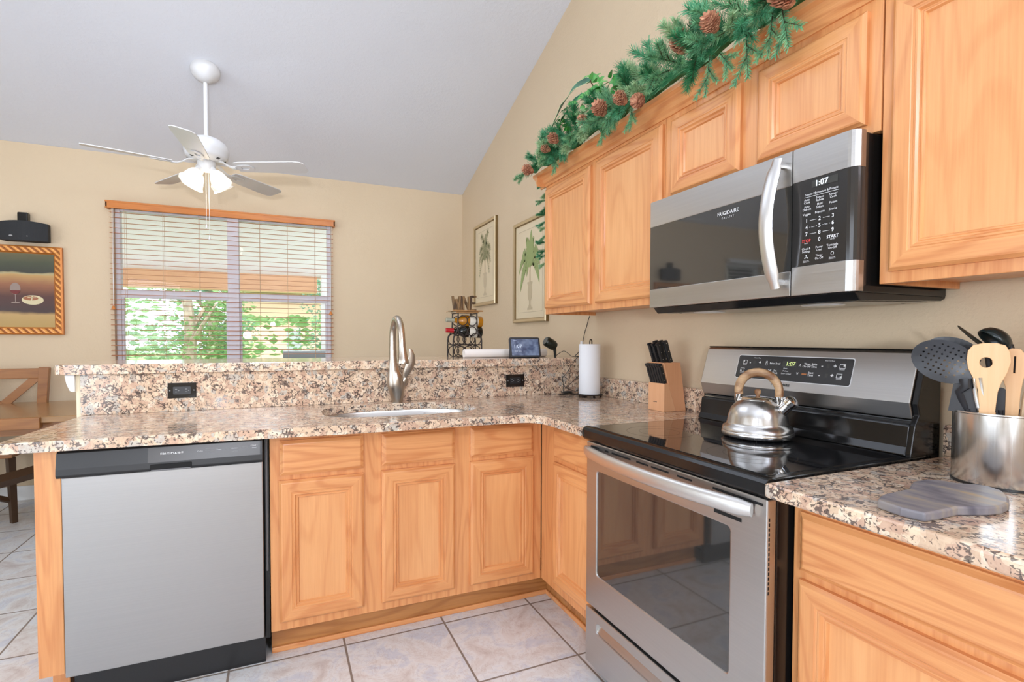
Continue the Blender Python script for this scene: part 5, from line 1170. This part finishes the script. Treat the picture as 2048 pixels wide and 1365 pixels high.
b = BM(); q = Matrix.Rotation(math.radians(-38), 4, nrm) @ Matrix.Rotation(math.radians(200), 4, 'Y'); lathe(b, [(.034, .010), (.033, .0), (.028, -.010), (.018, -.017), (0, -.020)], (-.203, .630, 1.238), 22, q, closed=True); o_ = obj('bowl', b, plain('dark_teal_nylon', (.012, .022, .022), .25), t); sm_ = o_.modifiers.new('thick', 'SOLIDIFY'); sm_.thickness = .002
b = BM(); tube(b, [(-.20, .607, 1.225), (-.195, .60, 1.19), (-.20, .60, 1.1), (-.21, .60, .93)], .0065, 8); obj('handle', b, M['silicone'], t)
t = utensil('wooden_slotted_spatula', 'pale wooden slotted spatula right of the bamboo one', 'spatula', (-.23, .59, 1.0))
b = BM(); ol2 = [(-.011, -.120), (-.012, -.06), (-.020, -.03), (-.022, .0), (-.018, .022), (-.006, .03), (.008, .028), (.018, .012), (.020, -.012), (.014, -.04), (.011, -.07), (.010, -.12)]
flat_head(b, ol2, Vector((-.236, .583, 1.188)), Vector((.0, -.02, 1)), lat, .006, [[(-.002, -.025), (.001, -.025), (.001, .012), (-.002, .012)]]); obj('paddle', b, M['bamboo'], t, bevel=.001)
b = BM(); tube(b, [(-.232, .585, 1.075), (-.228, .59, 1.0), (-.22, .60, .93)], .008, 8); obj('handle', b, M['palewood'], t)
t = utensil('wooden_spoon', 'pale wooden spoon at the right edge of the picture', 'spoon', (-.21, .57, 1.0))
b = BM(); flat_head(b, ell(.020, .030), Vector((-.215, .560, 1.185)), Vector((0, -.05, 1)), lat, .005, None, -6); obj('bowl', b, M['palewood'], t, bevel=.001)
b = BM(); tube(b, [(-.214, .562, 1.160), (-.222, .566, 1.11), (-.226, .570, 1.05), (-.225, .59, .93)], [.007, .009, .008, .008], 10); obj('handle', b, M['palewood'], t)
t = utensil('dark_wooden_spoon', 'dark brown wooden spoon behind the pale spoons at far right', 'spoon', (-.19, .56, 1.0))
b = BM(); flat_head(b, ell(.022, .032), Vector((-.186, .560, 1.215)), Vector((0, -.1, 1)), lat, .005, None, -6); obj('bowl', b, plain('walnut_brown', S(110, 72, 46), .4), t, bevel=.001)
b = BM(); tube(b, [(-.186, .562, 1.19), (-.195, .568, 1.1), (-.205, .58, .93)], .006, 8); obj('handle', b, plain('walnut_handle', S(110, 72, 46), .4), t)
t = utensil('steel_tongs', 'thin steel tong arm between the black turner and bamboo spatula', 'tongs', (-.29, .62, 1.0))
b = BM(); tube(b, [(-.300, .627, 1.150), (-.298, .623, 1.11), (-.290, .617, 1.06), (-.27, .61, .94)], .004, 8, flat=(1, .5)); tube(b, [(-.294, .618, 1.152), (-.291, .614, 1.11), (-.284, .611, 1.06), (-.26, .60, .94)], .004, 8, flat=(1, .5)); obj('arms', b, M['chrome'], t)
t = utensil('nylon_server_spoon', 'small black nylon spoon low between the bamboo and pale spatulas', 'spoon', (-.24, .6, 1.0))
b = BM(); flat_head(b, ell(.014, .032), Vector((-.243, .602, 1.098)), Vector((0, 0, 1)), lat, .003); obj('bowl', b, M['silicone'], t)
b = BM(); tube(b, [(-.243, .602, 1.08), (-.235, .60, 1.0), (-.23, .60, .93)], .006, 8); obj('handle', b, M['silicone'], t)

# ------------------------------------------------------------------ table and chair in the dining corner
tb_ = thing('dining_table', 'brown wooden farmhouse table with crossed trestle legs behind the peninsula', 'table', (-3.4, 4.25, 0))
b = BM(); box(b, -4.3, -2.62, 3.905, 4.86, .722, .76); obj('tabletop', b, M['tablewood'], tb_, bevel=.004)
b = BM(); box(b, -4.3, -3.066, 3.885, 3.935, .690, .7595); obj('thick_edge', b, M['chairwood'], tb_, bevel=.003)
b = BM(); box(b, -4.2, -2.72, 3.99, 4.03, .64, .722); box(b, -4.2, -2.72, 4.74, 4.78, .64, .722); obj('apron', b, M['chairwood'], tb_)
for sx in (-3.06, -4.1):
    b = BM(); tube(b, [(sx, 4.05, .66), (sx+.02, 4.05, 0)], .045, 4); obj('leg', b, M['darkwood'], tb_)
b = BM(); tube(b, [(-3.95, 4.12, .18), (-3.0, 4.2, .42)], .042, 4); obj('diagonal_brace', b, M['darkwood'], tb_)
b = BM(); tube(b, [(-3.1, 4.70, .64), (-3.12, 4.70, 0)], .045, 4); tube(b, [(-4.0, 4.70, .64), (-4.0, 4.70, 0)], .045, 4); obj('rear_legs', b, M['darkwood'], tb_)
ch = thing('dining_chair', 'brown wooden chair with a crossed X back tucked behind the table', 'chair', (-3.55, 4.6, 0))
CXc, CYc = -3.60, 4.80
for sx in (-.255, .255):
    b = BM(); prism(b, [(CXc+sx*.86-.028, .45), (CXc+sx*.86+.028, .45), (CXc+sx+.032, 1.012), (CXc+sx+.028, 1.022), (CXc+sx-.028, 1.022), (CXc+sx-.03, 1.012)], 'y', CYc-.022, CYc+.022); obj('back_post', b, M['chairwood'], ch, bevel=.003)
b = BM(); box(b, CXc-.235, CXc+.235, CYc-.012, CYc+.012, .940, 1.014); obj('top_rail', b, M['chairwood'], ch, bevel=.004)
for s_ in (-1, 1):
    b = BM(); P0 = Vector((CXc-s_*.215, CYc+.002*s_, .52)); P1 = Vector((CXc+s_*.215, CYc+.002*s_, .955)); d = (P1-P0).normalized(); nn = Vector((-d.z, 0, d.x))*.026
    vs = [P0+nn, P0-nn, P1-nn, P1+nn]; A = [b.verts.new(v+Vector((0, -.009, 0))) for v in vs]; B_ = [b.verts.new(v+Vector((0, .009, 0))) for v in vs]
    b.faces.new(A); b.faces.new(B_[::-1])
    for k in range(4): b.faces.new([A[k], A[(k+1) % 4], B_[(k+1) % 4], B_[k]])
    obj('cross_slat', b, M['chairwood'], ch)
b = BM(); box(b, CXc-.23, CXc+.23, CYc-.46, CYc-.02, .44, .47); obj('seat', b, M['chairwood'], ch, bevel=.005)
for sx, sy in ((-.21, -.43), (.21, -.43), (-.21, -.0), (.21, -.0)):
    b = BM(); tube(b, [(CXc+sx, CYc+sy, .44), (CXc+sx*1.05, CYc+sy, 0)], [.028, .022], 4); obj('leg', b, M['darkwood'], ch)
b = BM(); tube(b, [(CXc-.21, CYc-.43, .15), (CXc+.21, CYc-.43, .30)], .02, 4); tube(b, [(CXc+.21, CYc-.43, .15), (CXc-.21, CYc-.43, .30)], .02, 4); obj('stretcher', b, M['darkwood'], ch)

# ------------------------------------------------------------------ garland
ga = thing('pine_garland', 'green artificial pine garland with pine cones draped along the top of the wall cabinets', 'garland', (-.3, 1.7, 2.17))
def needle_quad(b, p, d, ln, w_, mi=0):
    d = d.normalized(); s_ = d.cross(Vector((random.random()-.5, random.random()-.5, random.random()-.5))).normalized()*w_
    try: b.faces.new([b.verts.new(p-s_), b.verts.new(p+s_), b.verts.new(p+d*ln+s_*.3), b.verts.new(p+d*ln-s_*.3)]).material_index = mi
    except ValueError: pass
def spray_mesh(name, ln, n, nl, mat, flat=False, seed=1, twigs=2, w_=.0011):
    random.seed(seed); b = BM()
    branches = [((0, 0, 0), Vector((0, 0, 1)), ln)]
    for k in range(twigs):
        a = k*PI if flat else random.random()*2*PI
        branches.append(((0, 0, ln*(.35+.2*k)), Vector((math.cos(a)*.62, math.sin(a)*.62*(0 if flat else 1), .72)), ln*.55))
    for o0, d, l_ in branches:
        o0 = Vector(o0); d = d.normalized(); tube(b, [o0, o0+d*l_], [.0025, .0012], 4, mi=1)
        cnt = int(n*l_/ln)
        for i in range(cnt):
            t = (i+.5)/cnt; a = i*2.4 if not flat else (0 if i % 2 else PI)+random.uniform(-.8, .8)
            e1 = d.cross(Vector((0, 1, 0))).normalized(); e2 = d.cross(e1)
            r_ = e1*math.cos(a)+e2*math.sin(a); dd = (r_*.85+d*(.55+.5*t)).normalized()
            needle_quad(b, o0+d*l_*t, dd+Vector((random.gauss(0, .1), random.gauss(0, .1), random.gauss(0, .1))), nl*(.8+.4*random.random())*(1-.25*t), w_)
    me = D.meshes.new(name); b.to_mesh(me); b.free(); me.materials.append(mat); me.materials.append(M['stem']); return me
SM = [spray_mesh('spray_mesh', .13, 260, .036, M['needle1'], seed=3, w_=.0013), spray_mesh('spray_mesh', .12, 260, .038, M['needle2'], seed=4, w_=.0013), spray_mesh('spray_mesh', .10, 240, .032, M['needle3'], seed=5, w_=.0015), spray_mesh('spray_mesh', .13, 260, .034, M['needle2'], seed=6, w_=.0013), spray_mesh('spray_mesh', .13, 260, .030, M['needle4'], seed=9, w_=.0013)]
FM = [spray_mesh('fir_mesh', .15, 230, .021, M['needle4'], True, 7, 2, .0015), spray_mesh('fir_mesh', .12, 200, .021, M['needle4'], True, 8, 2, .0015)]
def place_spray(me, p, d, roll=0, s_=1.0, name='pine_spray', parent=ga):
    o = D.objects.new(name, me); C.objects.link(o); o.parent = parent
    q = Vector(d).normalized().to_track_quat('Z', 'Y').to_matrix().to_4x4() @ Matrix.Rotation(roll, 4, 'Z')
    o.matrix_basis = Matrix.Translation(Vector(p)-parent.location) @ q @ Matrix.Scale(s_, 4)
    return o
rnd = random.Random(21)
b = BM(); core = [(-.368-.01*math.sin(i*1.3), 2.64-i*.09, 2.212+.016*math.sin(i*2.1)) for i in range(21)]
tube(b, core, .022, 6); 
for i in range(2600):
    k = rnd.random()*19.9; i0 = int(k); p = Vector(core[i0]).lerp(Vector(core[i0+1]), k-i0)
    a = rnd.uniform(.2, 4.2); rr_ = rnd.uniform(.01, .045); needle_quad(b, p+Vector((math.cos(a), rnd.gauss(0, .3), math.sin(a)))*rr_, Vector((math.cos(a), rnd.gauss(0, .7), math.sin(a))), .036, .0013, rnd.choice((0, 0, 2, 3)))
obj('garland_core', b, [M['needle2'], M['stem'], M['needle1'], M['needle4']], ga)
for i in range(80):
    y = 2.62-i*(1.76/79)+rnd.uniform(-.02, .02); z = 2.215+rnd.uniform(-.01, .035)
    kind = SM[rnd.choice((0, 0, 1, 2, 2, 3, 4, 4))]; big = rnd.uniform(.82, 1.12)*(.86 if y > 1.85 else 1.04)
    if i % 3 == 0:   # droops over the front of the crown
        a = math.radians(rnd.uniform(200, 258)); p = (-.425, y, 2.205); big *= .84
    elif i % 3 == 1: a = math.radians(rnd.uniform(135, 200)); p = (-.385, y, z); big *= .92
    else: a = math.radians(rnd.uniform(70, 130)); p = (-.37, y, z+.02); big *= 1.15
    place_spray(kind, p, Vector((math.cos(a), rnd.uniform(-.75, .75), math.sin(a))), rnd.random()*6, big)
for p, d, me, s_ in (((-.425, 1.140, 2.170), (-.02, -.08, -1), 0, 1.0), ((-.425, 1.050, 2.165), (-.02, .1, -1), 0, .80), ((-.425, 1.020, 2.16), (-.02, -.2, -1), 1, 1.0), ((-.425, 1.280, 2.165), (-.02, .12, -1), 0, .85),
                     ((-.425, 1.240, 2.15), (-.02, -.5, -.7), 1, .8), ((-.425, 1.88, 2.165), (-.02, .1, -1), 1, .65), ((-.425, 1.68, 2.17), (-.02, .1, -1), 1, .8), ((-.425, 2.30, 2.17), (-.02, -.1, -1), 1, .7)):
    place_spray(FM[me], p, d, 0, s_, 'fir_spray')
for i in range(12):  # strand hanging down beside the cabinet's left side
    place_spray(SM[(i*2) % 5], (-.305, 2.60+.012*(i % 3), 2.12-i*.040), (-.75, .25, -.75 if i % 2 else -.1), i, .42)
def face_door(o):
    m_ = o.matrix_basis.copy(); s_ = m_.to_scale().x; z_ = (m_.to_3x3() @ Vector((0, 0, 1))).normalized(); y_ = Vector((-1, 0, 0)); y_ = (y_-z_*y_.dot(z_)).normalized(); x_ = y_.cross(z_)
    r3 = Matrix((x_, y_, z_)).transposed().to_4x4(); o.matrix_basis = Matrix.Translation(m_.translation) @ r3 @ Matrix.Scale(s_, 4)
for o in list(ga.children):
    if o.name.startswith('fir_spray'): face_door(o)
def cone_mesh():
    b = BM(); 
    for j in range(9):
        z = .006+j*.0065; r_ = .026*math.sin(PI*(j+1.2)/10.6)**.8
        n = 9 if 1 < j < 7 else 6
        for k in range(n):
            a = 2*PI*(k+.5*(j % 2))/n; c_ = Vector((math.cos(a), math.sin(a), 0)); s_ = Vector((-math.sin(a), math.cos(a), 0))*.0065
            p = Vector((0, 0, z)); tip = p+c_*(r_+.004)+Vector((0, 0, .008))
            vs = [p+c_*r_*.3-s_*.5, p+c_*r_*.3+s_*.5, p+c_*r_*.85+s_+Vector((0, 0, .003)), tip+s_*.35, tip-s_*.35, p+c_*r_*.85-s_+Vector((0, 0, .003))]
            A = [b.verts.new(v) for v in vs]; B_ = [b.verts.new(v-Vector((0, 0, .0025))) for v in vs]
            b.faces.new(A); b.faces.new(B_[::-1])
            for m_ in range(6): b.faces.new([A[m_], A[(m_+1) % 6], B_[(m_+1) % 6], B_[m_]])
    lathe(b, [(0, 0), (.012, .004), (.016, .03), (.008, .058), (0, .062)], (0, 0, 0), 10)
    bmesh.ops.recalc_face_normals(b, faces=b.faces)
    me = D.meshes.new('cone_mesh'); b.to_mesh(me); b.free(); me.materials.append(M['cone']); return me
cmh = cone_mesh()
for p, d, s_ in (((-.465, 1.806, 2.175), (-.9, -.3, .45), 1.15), ((-.425, 1.400, 2.225), (-.6, -.3, .75), 1.25), ((-.445, .980, 2.135), (-.8, -.2, .5), 1.35), ((-.465, 2.458, 2.135), (-.9, .1, .2), 1.0), ((-.46, 2.206, 2.20), (-.8, .1, .6), .95),
                 ((-.455, 2.290, 2.192), (-.9, .3, .3), .8), ((-.465, 1.661, 2.16), (-.8, .1, .5), .95), ((-.455, 1.581, 2.135), (-.9, -.4, -.2), .95), ((-.465, 1.215, 2.195), (-.9, -.2, .4), 1.05), ((-.47, 1.944, 2.19), (-.9, -.2, .5), .75)):
    place_spray(cmh, p, d, 0, s_, 'pine_cone')
# leafy trailing plant behind the garland
pl_ = thing('trailing_ivy_plant', 'leafy green trailing plant rising behind the garland at the left', 'plant', (-.2, 2.15, 2.114))
b = BM(); lathe(b, [(0, 0), (.06, 0), (.075, .09), (.078, .092), (.07, .092), (0, .085)], (-.19, 2.12, 2.114), 20); obj('plant_pot', b, plain('brown_pot', S(110, 80, 55), .6), pl_)
def leaf(b, p, d, n_, ln, wd, fold=.25, droop=.3, mi=0, rim=False, rip=0.0):
    d = Vector(d).normalized(); s_ = d.cross(Vector(n_)).normalized(); n_ = s_.cross(d); k = 8; L_, R_, Cc = [], [], []
    for i in range(k+1):
        t = i/k; w_ = wd*math.sin(PI*min(1, t*.93+.06))**.8*(1 if t < .5 else (1-(t-.5)*.7)); c_ = Vector(p)+d*ln*t-Vector((0, 0, 1))*droop*ln*t*t
        rp = rip*math.sin(i*2.2)
        Cc.append(b.verts.new(c_)); L_.append(b.verts.new(c_+s_*w_+n_*(fold*w_+rp))); R_.append(b.verts.new(c_-s_*w_+n_*(fold*w_-rp)))
    for i in range(k):
        for A in ((Cc[i], Cc[i+1], L_[i+1], L_[i]), (Cc[i], R_[i], R_[i+1], Cc[i+1])):
            f = b.faces.new(A); f.smooth = True; f.material_index = mi
    if rim:
        for side in (L_, R_): tube(b, [v.co.copy() for v in side], .0015, 4, mi=1)
big = [((-.36, 2.08, 2.465), (-.05, .85, .30), .36, .036), ((-.38, 2.10, 2.40), (-.05, .85, .18), .26, .034), ((-.335, 2.04, 2.45), (-.1, .85, .55), .18, .028), ((-.37, 1.99, 2.37), (-.1, .9, .35), .19, .026), ((-.335, 1.87, 2.33), (-.1, .35, .9), .12, .026), ((-.335, 2.0, 2.33), (-.1, .1, .9), .12, .024)]
for i, (p, d, ln, wd) in enumerate(big):
    b = BM(); leaf(b, p, d, (-.8, 0, .5), ln, wd, .25, .62 if i < 2 else .2, 0, i < 2, .003); tube(b, [(-.19, 2.12, 2.2), (-.24, 2.1, 2.32), p], .003, 5, mi=2); obj('broad_leaf', b, [M['ivy_dark'] if i < 2 else M['ivy'], M['ivy_rim'], M['stem']], pl_)
b = BM(); rnd = random.Random(3)
for i in range(85):
    y = rnd.uniform(1.80, 2.42); p = (-.35+rnd.uniform(-.06, .06), y, 2.26+rnd.random()*.21*(1-abs(y-2.08)/.42)+.02)
    leaf(b, p, (rnd.uniform(-1, .1), rnd.uniform(-1, 1), rnd.uniform(-.5, .6)), (-.8, rnd.gauss(0, .3), .6), rnd.uniform(.035, .065), rnd.uniform(.011, .02), .25, .3)
for k in range(9):
    y = 1.85+k*.055; tube(b, wobble([(-.19, 2.12, 2.2), (-.26, (y+2.12)/2, 2.34), (-.31, y, 2.30+.10*rnd.random())]), .0016, 4, mi=1)
obj('vine_leaves', b, [M['ivy'], M['stem']], pl_)
b = BM()
tube(b, wobble([(-.19, 2.05, 2.2), (-.27, 1.93, 2.36), (-.32, 1.87, 2.42), (-.33, 1.84, 2.435)]), .0018, 5); tube(b, wobble([(-.27, 1.93, 2.36), (-.30, 1.93, 2.42), (-.31, 1.915, 2.44)]), .0015, 5); obj('tendrils', b, plain('vine_green', S(110, 150, 80), .5), pl_)
random.seed(7)
